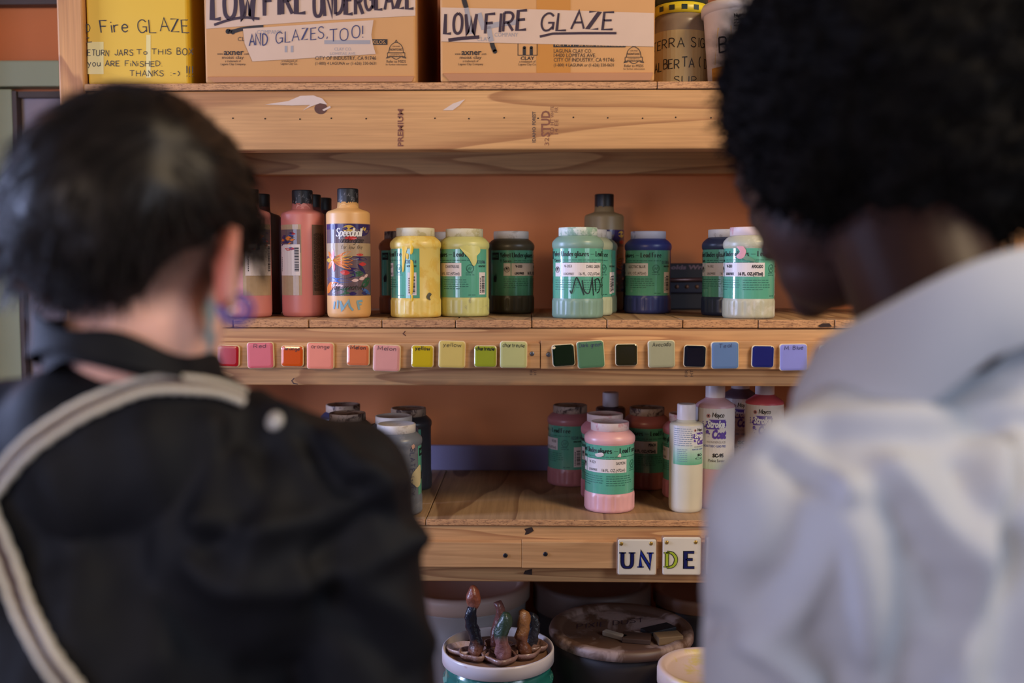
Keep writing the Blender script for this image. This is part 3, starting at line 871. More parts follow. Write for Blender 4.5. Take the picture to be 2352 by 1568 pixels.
def letter_tile(rc, letters, pins, label):
    x0, y0, x1, y1 = rc
    c = at((x0 + x1) / 2, (y0 + y1) / 2, YS - .005); k = (YS - .005) / FPX
    hw, hh = (x1 - x0) / 2 * k, (y1 - y0) / 2 * k
    t = empty('letter_tile', (c.x, YS, c.z), label, 'tile', 'lettered ceramic sign tiles')
    mb = MB(); slab(mb, sq(hw, hh, .003), [(.0006, -.0003), (0, -.001), (0, -.006), (.0005, -.007)]); mb.build('clay_body', RIM, t)
    mb = MB(); slab(mb, sq(hw - .0012, hh - .0012, .0028), [(0, -.0065), (.0002, -.0075), (.0008, -.0082), (.002, -.0085)]); f = mb.build('glaze_face', LTILE, t)
    for ch, cx, w, hgt, m in letters:
        ux = (cx - (x0 + x1) / 2) * k; hx = hgt * k
        for (pen, thn, sr, e, mm, nm) in ((.27, .2, .22, .0088, INK, 'letter_outline'), (.17, .1, .17, .0092, m, 'letter_fill')):
            mb = MB(); htext(mb, ch, ux - w * k / 2 * .72, -hh + (y1 - 1302) * k, hx, lambda u, v: Vector((u, -e, v)), pen, w * k * .62, 1, 0, 0, thin=thn, serif=sr); mb.build(nm, mm, f)
    for (px, py) in pins:
        p = Vector(((px - (x0 + x1) / 2) * k, -.0086, -(py - (y0 + y1) / 2) * k))
        MB().ball(p, (.0030, .0015, .0030), 12, 8).build('pin', BRASS, t)


letter_tile((1416, 1234, 1509, 1322), [('U', 1442, 36, 36, NAVY), ('N', 1484, 36, 36, COBALT)], [(1426, 1246), (1495, 1245)], 'cream ceramic tile with blue letters U N')
letter_tile((1519, 1229, 1611, 1322), [('D', 1543, 34, 36, LIME), ('E', 1586, 34, 36, NAVY)], [(1530, 1243), (1597, 1242)], 'cream ceramic tile with lime letter D and navy E')
letter_tile((1619, 1229, 1711, 1322), [], [(1630, 1243), (1698, 1242)], 'cream ceramic tile beside the D E tile, mostly behind the white sleeve')

# ================================================================== paint jars
JR, JH = .0408, .1425
LR = JR * .966
LZ0, LZ1 = .219 * JH, .765 * JH
LHT = LZ1 - LZ0
TEAL = pm('teal_label_paper', S(92, 164, 136), .12, .05, 30, coat=.6)
LIDM = pm('white_lid', S(216, 206, 196), .5, .05, 40, .1, 120, stain=S(178, 164, 150), stain_amt=.36, stain_scale=60)
PANELP = pm('white_label_panel', S(222, 208, 202), .4, .03, 30)
DKTEAL = pm('label_print', S(16, 34, 30), .5, .1)
FADE = pm('label_small_print', S(44, 104, 86), .5, .1)

# --- shared meshes (built once, reused by each jar)
_prof = [(.90, 0.0), (.965, .006), (1.0, .03), (1.0, .185), (.985, .2), (.966, .217), (.966, .765), (.985, .775), (1.0, .79), (1.005, .81), (1.0, .83), (.97, .85), (.86, .883), (.75, .905), (.71, .908), (.71, .985), (.0001, .985)]


def _flute(a, z):
    zz = z / JH
    if .03 < zz < .19: return 1 - .022 * (abs(math.sin(a * 9)) ** 8)
    return 1.0


_pp = []
for (r, z) in _prof:
    _pp.append((r * JR, z * JH))
_pp[2:4] = [(JR, .03 * JH), (JR, .05 * JH), (JR, .11 * JH), (JR, .165 * JH), (JR, .185 * JH)]
JARMESH = MB().lathe(_pp, 144, rf=_flute).mesh('jar_body')
_lr = .752 * JR
LIDMESH = MB().lathe([(_lr * .97, .906 * JH), (_lr, .909 * JH), (_lr, .99 * JH), (_lr * .985, .998 * JH), (_lr * .9, JH), (_lr * .88, .996 * JH), (.0001, .996 * JH)], 96,
                     rf=lambda a, z: 1 - (.006 * (math.sin(a * 48) > 0) if .911 * JH < z < .988 * JH else 0)).mesh('jar_lid')
mm_ = .001


def lab(e): return cyl(LR, e, LZ0)


mb = MB(); rect(mb, -84 * mm_, 0, 78 * mm_, LHT, lab(.0003), 44, 1); LABMESH = mb.mesh('jar_label', TEAL)
mb = MB()
HB = LHT * .845
for wd_, a, b in (('Velvet', -62, -44), ('Underglazes', -41, 3), ('\u2014', 6.5, 13.5), ('Lead', 17, 32), ('Free', 36, 52)):
    htext(mb, wd_, a * mm_, HB, .0078, lab(.0006), .2, (b - a) * mm_, 1, 0, 0, thin=.07, serif=.13, gap=.3)
htext(mb, 'V Series', -62 * mm_, HB - .0085, .0048, lab(.0006), .2, 19 * mm_, 1, 0, 0, thin=.07, serif=.12, gap=.3)
TITLEMESH = mb.mesh('title_lettering', DKTEAL)
mb = MB(); rnd = random.Random(11)
greek(mb, -38 * mm_, 52 * mm_, HB - .0065, .0022, lab(.0006), rnd); greek(mb, -38 * mm_, 18 * mm_, HB - .0100, .0022, lab(.0006), rnd)
for k in range(5):
    greek(mb, -56 * mm_, (-10 if k < 4 else -34) * mm_, LHT * .36 - k * .0036, .0020, lab(.0006), rnd); greek(mb, -5 * mm_, (40 if k < 4 else 26) * mm_, LHT * .36 - k * .0036, .0020, lab(.0006), rnd)
greek(mb, 36 * mm_, 50 * mm_, LHT * .50, .0022, lab(.0006), rnd); greek(mb, 36 * mm_, 50 * mm_, LHT * .46, .0022, lab(.0006), rnd)
greek(mb, 40 * mm_, 52 * mm_, .0035, .0022, lab(.0006), rnd)
ring2(mb, 43 * mm_, LHT * .60, .0062, .0008, lab(.0006)); ring2(mb, 43 * mm_, LHT * .60, .0052, .0004, lab(.0006))
ptext(mb, 'AP', 39.4 * mm_, LHT * .60 - .0026, .0052, lab(.0006), .0072)
SMALLMESH = mb.mesh('small_print', FADE)
mb = MB(); rect(mb, -56 * mm_, LHT * .44, -44 * mm_, LHT * .715, lab(.0005), 4, 1); rect(mb, -42.5 * mm_, LHT * .44, 29 * mm_, LHT * .715, lab(.0005), 18, 1)
PANMESH = mb.mesh('name_panel', PANELP)
mb = MB(); rect(mb, 59 * mm_, LHT * .06, 73 * mm_, LHT * .52, lab(.0005), 4, 1); BARBG = mb.mesh('barcode_panel', PANELP)
mb = MB(); rnd = random.Random(3); z = LHT * .10
while z < LHT * .44:
    h = rnd.choice((.0005, .0009, .0015)); rect(mb, 64 * mm_, z, 71 * mm_, z + h, lab(.0008), 2, 1); z += h + rnd.choice((.0005, .0008, .0012))
for k in range(9): rect(mb, 60.5 * mm_, LHT * .1 + k * .0028, 62.3 * mm_, LHT * .1 + k * .0028 + .0017, lab(.0008), 1, 1)
ptext(mb, 'NON-TOXIC', 58 * mm_, LHT * .63, .0026, lab(.0008), .0155, bold=.03)
BARMESH = mb.mesh('barcode', INK)
mb = MB(); ring2(mb, -50 * mm_, LHT * .578, .0046, .0007, lab(.0008))
for dx in (-2.0, 0, 1.8): rect(mb, (-50 + dx - .35) * mm_, LHT * .578 - .003, (-50 + dx + .35) * mm_, LHT * .578 + .003, lab(.0008), 1, 1)
disc2(mb, -51 * mm_, LHT * .6, .0013, lab(.0008), 8, .002); disc2(mb, -48.2 * mm_, LHT * .6, .0009, lab(.0008), 8, .0022)
rect(mb, -55.4 * mm_, LHT * .55, -54.9 * mm_, LHT * .61, lab(.0008), 1, 1)
FORKMESH = mb.mesh('food_safe_mark', INK)
mb = MB(); ring = [(-80, .62), (-66, .62), (-66, .80), (-80, .80)]
rect(mb, -81 * mm_, LHT * .79, -65 * mm_, LHT * .95, lab(.0006), 6, 1); LOGOMESH = mb.mesh('maker_plate', DKTEAL)
mb = MB(); ptext(mb, 'AMACO', -79.5 * mm_, LHT * .84, .005, lab(.0009), .013, bold=.02); LOGOTXT = mb.mesh('maker_lettering', TEAL)
mb = MB(); poly(mb, [(-76 * mm_, LHT * .3), (-70 * mm_, LHT * .3), (-69 * mm_, LHT * .4), (-71 * mm_, LHT * .5), (-73 * mm_, LHT * .42), (-75 * mm_, LHT * .46), (-77 * mm_, LHT * .38)], lab(.0007)); SEALMESH = mb.mesh('maker_emblem', DKTEAL)


def face(x, y): return -math.atan2(x, y)


PAINTJARS = 'paint jars on the shelves'


def jar(px, py, Y, z, rgb, off, name, code, label, bold=0.0, lid=None, stain=None, stain_amt=.35, plain=False, date=None):
    c = at(px, py, Y)
    t = empty('paint_jar', (c.x, Y, z + .0002), label, 'jar', PAINTJARS)
    m = pm('jar_paint_%d_%d_%d' % rgb, S(*rgb), .34, .12, 22, stain=S(*stain) if stain else None, stain_amt=stain_amt, stain_scale=34)
    f = face(c.x, Y)
    b = mobj('jar_body', JARMESH.copy(), m, t, rz=f)
    l = mobj('jar_lid', LIDMESH.copy(), lid or LIDM, t, rz=f * 1.7 + off * 9)
    if plain: return t
    lb = mobj('jar_label', LABMESH, None, t, rz=f + off * mm_ / LR)
    for nm, me in (('title_lettering', TITLEMESH), ('small_print', SMALLMESH), ('name_panel', PANMESH), ('barcode_panel', BARBG), ('barcode', BARMESH), ('food_safe_mark', FORKMESH), ('maker_plate', LOGOMESH), ('maker_lettering', LOGOTXT), ('maker_emblem', SEALMESH)):
        mobj(nm, me, None, lb)
    mb = MB(); P = lab(.0008); bw = .05 if bold else 0
    ptext(mb, code, -36 * mm_, LHT * .62, .0042, P, .0125, bold=bw); ptext(mb, 'LEADFREE', -37 * mm_, LHT * .47, .0036, P, .017, bold=bw)
    ptext(mb, name, (27 - len(name) * 2.75) * mm_, LHT * .61, .0046, P, len(name) * 2.6 * mm_, bold=bw); ptext(mb, '16 FL. OZ.(472ml)', -12 * mm_, LHT * .465, .0046, P, .038, bold=bw)
    mb.build('product_lettering', INK, lb)
    if date:
        mb = MB(); ptext(mb, date, 54 * mm_, LHT * .70, .0055, P, .019); mb.build('date_stamp', INKGREY, lb)
    t['_off'] = off
    return t


def drip(t, pieces, mat, name='paint_drip', R=LR, e=.0012):
    f = face(t.location.x, t.location.y)
    P = cyl(R, e)
    for pts in pieces:
        mb = MB(); q = _smooth(pts + [pts[0]], 3)[:-1]
        cx = sum(p[0] for p in q) / len(q); cy = sum(p[1] for p in q) / len(q)
        P2 = cyl(R, e * 1.6)
        n = len(q)
        mb.add([P2(cx, cy)] + [P(*p) for p in q], [(0, k + 1, (k + 1) % n + 1) for k in range(n)], True)
        mb.build(name, mat, t, rz=f)


STAINLID = pm('stained_lid', S(168, 146, 128), .55, .1, 40, stain=S(70, 48, 42), stain_amt=.42, stain_scale=40)
GREENLIDP = pm('green_smeared_lid', S(206, 210, 196), .5, .05, 40, stain=S(140, 166, 144), stain_amt=.45, stain_scale=55)
BLUELID = pm('blue_smeared_lid', S(190, 190, 206), .5, .05, 40, stain=S(120, 124, 170), stain_amt=.38, stain_scale=55)
PINKLID = pm('pink_smeared_lid', S(220, 196, 190), .5, .05, 40, stain=S(208, 150, 150), stain_amt=.4, stain_scale=40)
CREAMLID = pm('cream_smeared_lid', S(214, 204, 172), .5, .05, 40, stain=S(190, 178, 130), stain_amt=.42, stain_scale=45)

# middle shelf
jar(924, 640, 1.752, ZM, (150, 84, 48), 40, 'BROWN', 'V-310', 'brown paint jar with stained lid behind the yellow one', lid=STAINLID)
j = jar(955, 640, 1.606, ZM, (224, 186, 84), -72, 'YELLOW', 'V-308', 'bright yellow paint jar with yellow drips down its label', lid=CREAMLID, stain=(230, 202, 110), stain_amt=.5, date='020614')
YD = pm('wet_yellow_paint', S(226, 184, 46), .3, .06)
drip(j, [[(-.022, .118), (-.012, .116), (-.016, .098), (-.019, .075), (-.0215, .074), (-.022, .095)], [(-.010, .121), (-.003, .12), (-.004, .104), (-.008, .1), (-.009, .112)],
         [(-.008, .092), (-.004, .088), (-.003, .07), (-.005, .04), (-.009, .038), (-.0095, .055)], [(-.015, .102), (-.011, .1), (-.012, .092), (-.015, .095)], [(-.0075, .036), (-.0045, .036), (-.0045, .028), (-.007, .026)]], YD)
GS = pm('grey_smear', S(92, 88, 70), .5, .3, 90)
drip(j, [[(.017, .034), (.021, .040), (.026, .037), (.022, .032), (.024, .028), (.019, .030)]], GS, 'paint_smear', JR * .98)
jar(1032, 640, 1.79, ZM, (176, 158, 112), 10, 'IVORY', 'V-301', 'pale jar tucked behind the yellow and chartreuse ones')
j = jar(1067, 640, 1.64, ZM, (200, 196, 122), -34, 'CHARTREUSE', 'V-343', 'pale chartreuse paint jar with a smear over its label', stain=(150, 146, 118), stain_amt=.34, date='031046', lid=CREAMLID)
CH = pm('chartreuse_paint', S(206, 200, 118), .35, .06)
drip(j, [[(-.008, .112), (.004, .115), (.024, .113), (.026, .104), (.020, .098), (.020, .09), (.017, .083), (.013, .083), (.007, .094), (-.001, .103)]], CH, e=.0016)
jar(1174, 640, 1.752, ZM, (84, 76, 58), 43, 'AVOCADO', 'V-333', 'dark olive paint jar with clean lid standing alone', bold=1)
j = jar(1327, 640, 1.590, ZM, (124, 152, 134), 14, 'DARK GREEN', 'V-353', 'sage green paint jar with black scrawled letters', lid=GREENLIDP)
mb = MB(); CP = cyl(LR, .0012)
ribbon(mb, _smooth([(-.012, .044), (-.009, .040), (-.003, .062), (.001, .060), (.010, .037)], 5), lambda a, b: .0015, CP)
ribbon(mb, _smooth([(.007, .060), (.010, .044), (.018, .040), (.023, .060), (.0235, .062), (.026, .036)], 5), lambda a, b: .0015, CP)
ribbon(mb, _smooth([(.029, .060), (.031, .042)], 3), lambda a, b: .0015, CP)
ribbon(mb, _smooth([(.028, .060), (.036, .062), (.042, .052), (.038, .042), (.033, .040)], 5), lambda a, b: .0015, CP)
ribbon(mb, _smooth([(.047, .062), (.049, .050), (.049, .036)], 3), lambda a, b: .0015, CP); ribbon(mb, [(.046, .050), (.053, .052)], lambda a, b: .0015, CP); ribbon(mb, [(.047, .062), (.055, .064)], lambda a, b: .0015, CP)
mb.build('marker_scrawl', INK, j, rz=face(j.location.x, j.location.y))
jar(1351, 640, 1.675, ZM, (178, 182, 148), -16, 'MINT', 'V-345', 'pale celadon paint jar right behind the sage green one')
jar(1364, 640, 1.762, ZM, (112, 124, 104), -30, 'MOSS', 'V-347', 'grey-green paint jar second behind the sage green one')
jar(1488, 640, 1.757, ZM, (54, 64, 128), -29, 'ELECTRIC BLUE', 'V-386', 'electric blue paint jar with blue-smeared lid', lid=BLUELID, date='013816')
jar(1668, 640, 1.676, ZM, (48, 56, 82), 2, 'TEAL BLUE', 'V-332', 'navy paint jar half hidden behind the avocado jar')
j = jar(1720, 640, 1.585, ZM, (180, 176, 150), -4, 'AVOCADO', 'V-333', 'pale avocado paint jar with a pink blotch over its label', bold=1, lid=PINKLID, stain=(196, 190, 170), stain_amt=.42)
PKB = pm('pink_blotch', S(218, 150, 152), .4, .1, 120)
drip(j, [[(-.020, .112), (-.012, .114), (-.006, .108), (-.005, .102), (-.009, .094), (-.016, .093), (-.020, .097), (-.014, .104)]], PKB, 'paint_blotch')
GB = pm('green_smudge', S(96, 138, 112), .4, .1, 120)
drip(j, [[(-.008, .098), (0, .096), (.008, .091), (.008, .088), (.002, .089), (-.008, .092)]], GB, 'paint_smudge')

# lower shelf
jar(789, 1020, 1.79, ZLW, (52, 58, 96), 0, 'BLUE', 'V-327', 'dusty navy jar at the back of the dark jars beside the black jacket', lid=STAINLID)
jar(799, 1030, 1.685, ZLW, (58, 40, 44), -8, 'BLACK', 'V-361', 'blackish brown jar with brown-stained lid beside the black jacket', lid=STAINLID)
jar(939, 1030, 1.745, ZLW, (58, 58, 62), -56, 'GRAY', 'V-356', 'charcoal paint jar with stained lid behind the grey jars', lid=STAINLID)
jar(905, 1040, 1.653, ZLW, (84, 90, 104), -90, 'SLATE', 'V-357', 'slate jar pressed between the charcoal and grey jars')
j = jar(911, 1060, 1.567, ZLW, (110, 114, 122), 124, 'GRAY', 'V-358', 'light grey paint jar with faint vertical writing and torn cream tape', stain=(128, 130, 136), stain_amt=.4)
mb = MB(); htext(mb, 'SLATE GREY', 0, 0, .009, lambda u, v: cyl(LR, .0012)(.022 + v, .108 - u), .08, .075, 1, .05, .05); mb.build('marker_scrawl', INKGREY, j, rz=face(j.location.x, j.location.y))
CT2 = pm('torn_cream_tape', S(200, 184, 140), .6, .08, 40)
drip(j, [[(.026, .068), (.034, .074), (.046, .078), (.046, .05), (.036, .044), (.030, .048), (.022, .056)]], CT2, 'torn_tape')
drip(j, [[(.024, .113), (.029, .116), (.031, .109), (.026, .106)]], PM_ if False else pm('pink_spot', S(196, 150, 130), .4), 'paint_spot')
blk = MB().ball((0, 0, 0), (.016, .016, .018), 20, 14)
BLACKP = pm('black_gloss', S(12, 12, 14), .15, .1)
c = at(862, 992, 1.73); t = empty('black_flask', (c.x, 1.73, ZLW), 'small glossy black round-shouldered flask between the jars', 'bottle')
MB().lathe([(.014, .0005), (.017, .004), (.017, c.z - ZLW - .012), (.0165, c.z - ZLW), (.012, c.z - ZLW + .012), (.0001, c.z - ZLW + .016)], 24).build('flask_body', BLACKP, t)

jar(1309, 1040, 1.79, ZLW, (178, 112, 112), -52, 'ROSE', 'V-320', 'dusty rose paint jar with a drip-stained lid behind the salmon one', lid=STAINLID, stain=(96, 62, 70), stain_amt=.28, date='022814')
jar(1389, 1050, 1.686, ZLW, (206, 132, 142), 5, 'PINK', 'V-322', 'pink paint jar directly behind the salmon one', lid=PINKLID)
j = jar(1400, 1070, 1.598, ZLW, (222, 164, 162), 0, 'SALMON', 'V-323', 'salmon pink paint jar with torn spots on its label', lid=PINKLID)
drip(j, [[(-.024, .095), (-.012, .098), (-.009, .094), (-.014, .091), (-.022, .091)], [(.012, .092), (.017, .097), (.018, .091)]], pm('label_tear', S(214, 196, 190), .6), 'label_tear')
jar(1485, 1040, 1.765, ZLW, (172, 100, 92), -10, 'PEACH', 'V-315', 'brick pink paint jar labelled peach', bold=1, lid=STAINLID)
jar(1577, 1045, 1.69, ZLW, (200, 124, 134), -20, 'CORAL', 'V-324', 'rose pink paint jar behind the small white-capped bottle', lid=PINKLID)

# ================================================================== squeeze bottles
CAPB = pm('black_ribbed_cap', S(22, 22, 24), .45, .2, 60)
CAPB2 = pm('black_cap_flaking', S(26, 26, 30), .5, .2, 60, stain=S(120, 116, 118), stain_amt=.36, stain_scale=160)
CAPW = pm('white_flip_cap', S(224, 212, 212), .4, .04, 40)
BOTTLES = 'squeeze bottles of underglaze'


def bottle(px, py, Y, z, R, Ht, rgb, label, cap, capfrac=(.856, .48), name='squeeze_bottle', sh=.80, rough=.4, neck=.5):
    c = at(px, py, Y)
    t = empty(name, (c.x, Y, z + .0002), label, 'bottle', BOTTLES)
    m = pm('bottle_%d_%d_%d' % rgb, S(*rgb), rough, .07, 24)
    f = face(c.x, Y)
    cz, cr = capfrac
    MB().lathe([(R * .9, 0), (R * .975, .003), (R, .008), (R, Ht * sh), (R * .98, Ht * (sh + .012)), (R * .92, Ht * (sh + .024)), (R * neck * 1.15, Ht * (cz - .012)), (R * neck, Ht * (cz - .004)), (R * neck * .95, Ht * (cz + .04)), (.0001, Ht * (cz + .04))], 56).build('bottle_body', m, t, rz=f)
    cp = MB().lathe([(R * cr * .98, Ht * cz), (R * cr, Ht * cz + .001), (R * cr, Ht - .0015), (R * cr * .96, Ht), (R * cr * .8, Ht), (.0001, Ht - .0005)], 72,
                    rf=lambda a, zz: 1 - .015 * (math.sin(a * 36) > 0 and cap is not CAPW)).build('bottle_cap', cap, t, rz=f)
    return t, f


SR, SH = .0347, .2043
ART = {k: pm('art_' + k, S(*v), .25, .12, 120) for k, v in dict(bg=(104, 84, 88), tan=(176, 150, 118), purple=(52, 40, 92), orange=(222, 124, 52), red=(198, 60, 58), blue=(66, 104, 178), green=(54, 92, 66), pink=(222, 184, 180), gold=(206, 168, 74)).items()}


def art_label(t, f, th, part=1.0, R=SR, side=False):
    """generic abstract floral label: leaf and petal shapes on the bottle"""
    z0, z1 = .035, .148
    e0 = cyl(R, .0003, z0); h = z1 - z0
    mb = MB(); rect(mb, -.046, 0, .05, h, e0, 30, 1); lb = mb.build('art_label', ART['bg'], t, rz=f + th)
    lay = {}
    def leaf(col, x, y, L, w, a, e=.0006):
        mb = lay.setdefault(col, MB())
        pts = []
        for k in range(9):
            s = k / 8; pts.append((s * L, w * math.sin(math.pi * s) ** .8))
        for k in range(7, 0, -1):
            s = k / 8; pts.append((s * L, -w * math.sin(math.pi * s) ** .8))
        ca, sa = math.cos(a), math.sin(a)
        q = [(x + u * ca - v * sa, y + u * sa + v * ca) for u, v in pts]
        q = [(min(max(u, -.045), .049), min(max(v, .001), h - .001)) for u, v in q]
        n = len(q); cx = sum(p[0] for p in q) / n; cy = sum(p[1] for p in q) / n
        P = cyl(R, e, z0); mb.add([P(cx, cy)] + [P(*p) for p in q], [(0, k + 1, (k + 1) % n + 1) for k in range(n)])
    mb = MB(); rect(mb, -.045, h * .55, .049, h * .73, cyl(R, .0005, z0), 20, 1); mb.build('pale_band', ART['tan'], lb)
    mb = MB(); rect(mb, -.045, h * .92, .049, h - .001, cyl(R, .0005, z0), 20, 1); mb.build('dark_band', ART['purple'], lb)
    for a, col in ((0, 'orange'), (.35, 'gold'), (-.35, 'orange'), (.8, 'orange'), (-.75, 'orange'), (1.5, 'red'), (-1.4, 'red'), (2.2, 'orange'), (3.1, 'gold'), (-2.3, 'orange')):
        leaf(col, -.027, h * .49, .034 if abs(a) < .9 else .018, .0034, a * .55 if abs(a) < .9 else a, .0007)
    for (col, x, y, L, w, a) in (('purple', 0, h * .53, .034, .003, -.08), ('purple', -.014, h * .39, .04, .003, -.15), ('purple', -.02, h * .24, .06, .004, .22), ('purple', .014, h * .44, .022, .003, -.8), ('blue', -.045, h * .24, .05, .0035, -.1),
                                 ('red', -.014, h * .33, .016, .004, -.1), ('red', .016, h * .44, .015, .003, 0), ('red', .012, h * .57, .013, .002, 0), ('green', .004, h * .29, .022, .004, .15), ('green', .02, h * .12, .026, .006, .6), ('green', -.03, h * .02, .05, .005, .2),
                                 ('pink', .004, h * .21, .012, .0025, .1), ('pink', .016, h * .23, .012, .0028, .2), ('pink', .026, h * .26, .01, .0025, .4), ('pink', -.02, h * .14, .012, .002, 0), ('orange', -.045, h * .1, .03, .006, .3), ('orange', -.044, h * .03, .02, .006, .9),
                                 ('blue', .02, h * .1, .024, .003, -.4), ('purple', .0, h * .03, .012, .003, 0), ('purple', .02, h * .04, .014, .003, -.1), ('purple', -.02, h * .84, .02, .008, .4), ('gold', -.010, h * .93, .022, .006, -.02), ('red', -.006, h * .8, .02, .0035, .0), ('purple', .012, h * .86, .03, .006, .2), ('gold', .022, h * .9, .008, .0018, 1.0), ('gold', .026, h * .9, .008, .0018, .8)):
        leaf(col, x, y, L, w, a)
    for col, mbb in lay.items(): tag(mbb.build('painted_petal', ART[col], lb), kind='stuff')
    if not side:
        mb = MB(); P = cyl(R, .001, z0)
        htext(mb, 'Speedball', -.0195, h * .825, .0125, P, .17, .040, 1, .22, 0, thin=.06, gap=.16)
        mb.build('brand_lettering', WHITEPRINT, lb)
        mb = MB()
        htext(mb, 'underglaze', -.0125, h * .735, .0085, P, .08, .037, 1, .3, .02, gap=.12); htext(mb, 'your creativity', -.03, h * .085, .0085, P, .08, .056, 1, .3, .02, gap=.12); htext(mb, 'for low fire', -.012, h * .65, .006, P, .06, .034, 1, .3, .02, gap=.12)
        tag(mb.build('script_lettering', PRINT, lb), kind='stuff')
    return lb


def side_label(t, f, th0, th1, R=SR, bar=True):
    z0, z1 = .035, .148; h = z1 - z0
    P = lambda e: cyl(R, e, z0)
    u0, u1 = th0 * R, th1 * R
    mb = MB(); rect(mb, u0, 0, u1, h, P(.0003), 10, 1); lb = mb.build('back_label', ART['tan'] if bar else pm('dark_back_label', S(110, 84, 66), .3), t, rz=f)
    rnd = random.Random(int(th0 * 100))
    if bar:
        mb = MB(); rect(mb, u0, h * .60, u1 - .001, h * .93, P(.0005), 8, 1); mb.build('painted_band', ART['bg'], lb)
        for col, n_ in (('purple', 8), ('orange', 5), ('red', 5), ('blue', 3)):
            mb = MB()
            for _ in range(n_):
                xx, yy = rnd.uniform(u0 + .006, u1 - .012), rnd.uniform(h * .64, h * .88); L_ = rnd.uniform(.007, .012); w_ = rnd.uniform(.0012, .0024); sl = rnd.uniform(-.4, .4)
                poly(mb, [(xx - L_ / 2, yy - sl * L_ / 2), (xx, yy - w_), (xx + L_ / 2, yy + sl * L_ / 2), (xx, yy + w_)], P(.0008 + .0001 * len(col)))
            tag(mb.build('painted_petal', ART[col], lb), kind='stuff')
        mb = MB(); rect(mb, u0 + .004, h * .28, u1 - .002, h * .72, P(.0009), 6, 1); mb.build('barcode_panel', PANELP, lb)
        mb = MB(); z = h * .34
        while z < h * .68:
            hh = rnd.choice((.0006, .0011, .0018)); rect(mb, u1 - .011, z, u1 - .004, z + hh, P(.0011), 2, 1); z += hh + rnd.choice((.0006, .001))
        for k in range(8): rect(mb, u0 + .008, h * .34 + k * .003, u0 + .0095, h * .34 + k * .003 + .002, P(.0011), 1, 1)
        tag(mb.build('barcode', INK, lb), kind='stuff')
    else:
        mb = MB(); u = u0 + .003
        while u < u1 - .003:
            z = h * .06
            while z < h * .86:
                w = rnd.uniform(.002, .008); rect(mb, u, z, u + .0009, min(z + w, h * .88), P(.0006), 1, 1); z += w + .0012
            u += .0021
        mb.build('small_print', PRINT, lb)


# middle shelf, speedball row
t, f = bottle(573, 620, 1.60, ZM, SR, SH, (206, 130, 124), 'pink squeeze bottle behind the ear with the purple earring', CAPB); side_label(t, f, -.3, 1.25)
t, f = bottle(600, 620, 1.705, ZM, SR, SH, (116, 66, 58), 'dark brown squeeze bottle left of the pink one', CAPB); side_label(t, f, -.9, .35)
t, f = bottle(697, 620, 1.625, ZM, SR, SH, (204, 122, 112), 'pink squeeze bottle with barcode label and flaking black cap', CAPB2); side_label(t, f, -1.45, -.08); side_label(t, f, .42, 1.3, bar=False)
PINKS = pm('pink_dried_paint', S(208, 136, 120), .5, .1)
drip(t, [[(-.012, .171), (.012, .171), (.010, .178), (.002, .183), (-.004, .179), (-.008, .181)]], PINKS, 'dried_paint', SR * .485, .0006)
bottle(717, 620, 1.72, ZM, SR, SH, (120, 66, 60), 'dark rust squeeze bottle directly behind the pink one', CAPB)
bottle(742, 620, 1.80, ZM, SR, SH, (88, 48, 46), 'maroon squeeze bottle at the back behind the peach one', CAPB)
t, f = bottle(801, 620, 1.594, ZM, SR, SH, (222, 170, 108), 'peach squeeze bottle with floral label and blue scrawl', CAPB2); art_label(t, f, 0)
drip(t, [[(-.016, .173), (.016, .173), (.014, .178), (.006, .179), (0, .177), (-.006, .180), (-.012, .178)]], pm('peach_dried_paint', S(226, 182, 120), .5), 'dried_paint', SR * .485, .0006)
BLUES = pm('pale_blue_paint', S(124, 164, 176), .5, .15, 120)
mb = MB(); CP = cyl(SR, .0006)
ribbon(mb, [(-.024, .026), (-.026, .014)], lambda a, b: .003, CP); ribbon(mb, [(-.018, .028), (-.019, .015)], lambda a, b: .003, CP)
ribbon(mb, [(-.014, .027), (-.010, .012), (-.006, .020), (-.001, .027), (.001, .018), (.006, .012)], lambda a, b: .0032, CP); ribbon(mb, [(.012, .026), (.022, .027)], lambda a, b: .0035, CP); ribbon(mb, [(.013, .026), (.016, .013)], lambda a, b: .0035, CP); ribbon(mb, [(.014, .020), (.020, .022)], lambda a, b: .003, CP)
mb.build('paint_scrawl', BLUES, t, rz=f)
t, f = bottle(1387, 600, 1.845, ZM, SR * 1.045, SH * 1.045, (148, 128, 92), 'olive squeeze bottle with black cap behind the green jars', CAPB); art_label(t, f, 1.0, side=True, R=SR * 1.045)

# lower shelf
t, f = bottle(1402, 1000, 1.85, ZLW, .0275, .158, (74, 56, 62), 'dark plum squeeze bottle with white cap behind the pink jars', CAPW, (.835, .54))
MWH = pm('white_product_label', S(214, 208, 206), .35, .04, 30)
MGR = pm('green_product_label', S(112, 180, 146), .35, .06, 30)
VIOLET = pm('violet_print', S(92, 64, 150), .4, .1)
BADGE = pm('rose_badge', S(178, 120, 112), .5, .1)


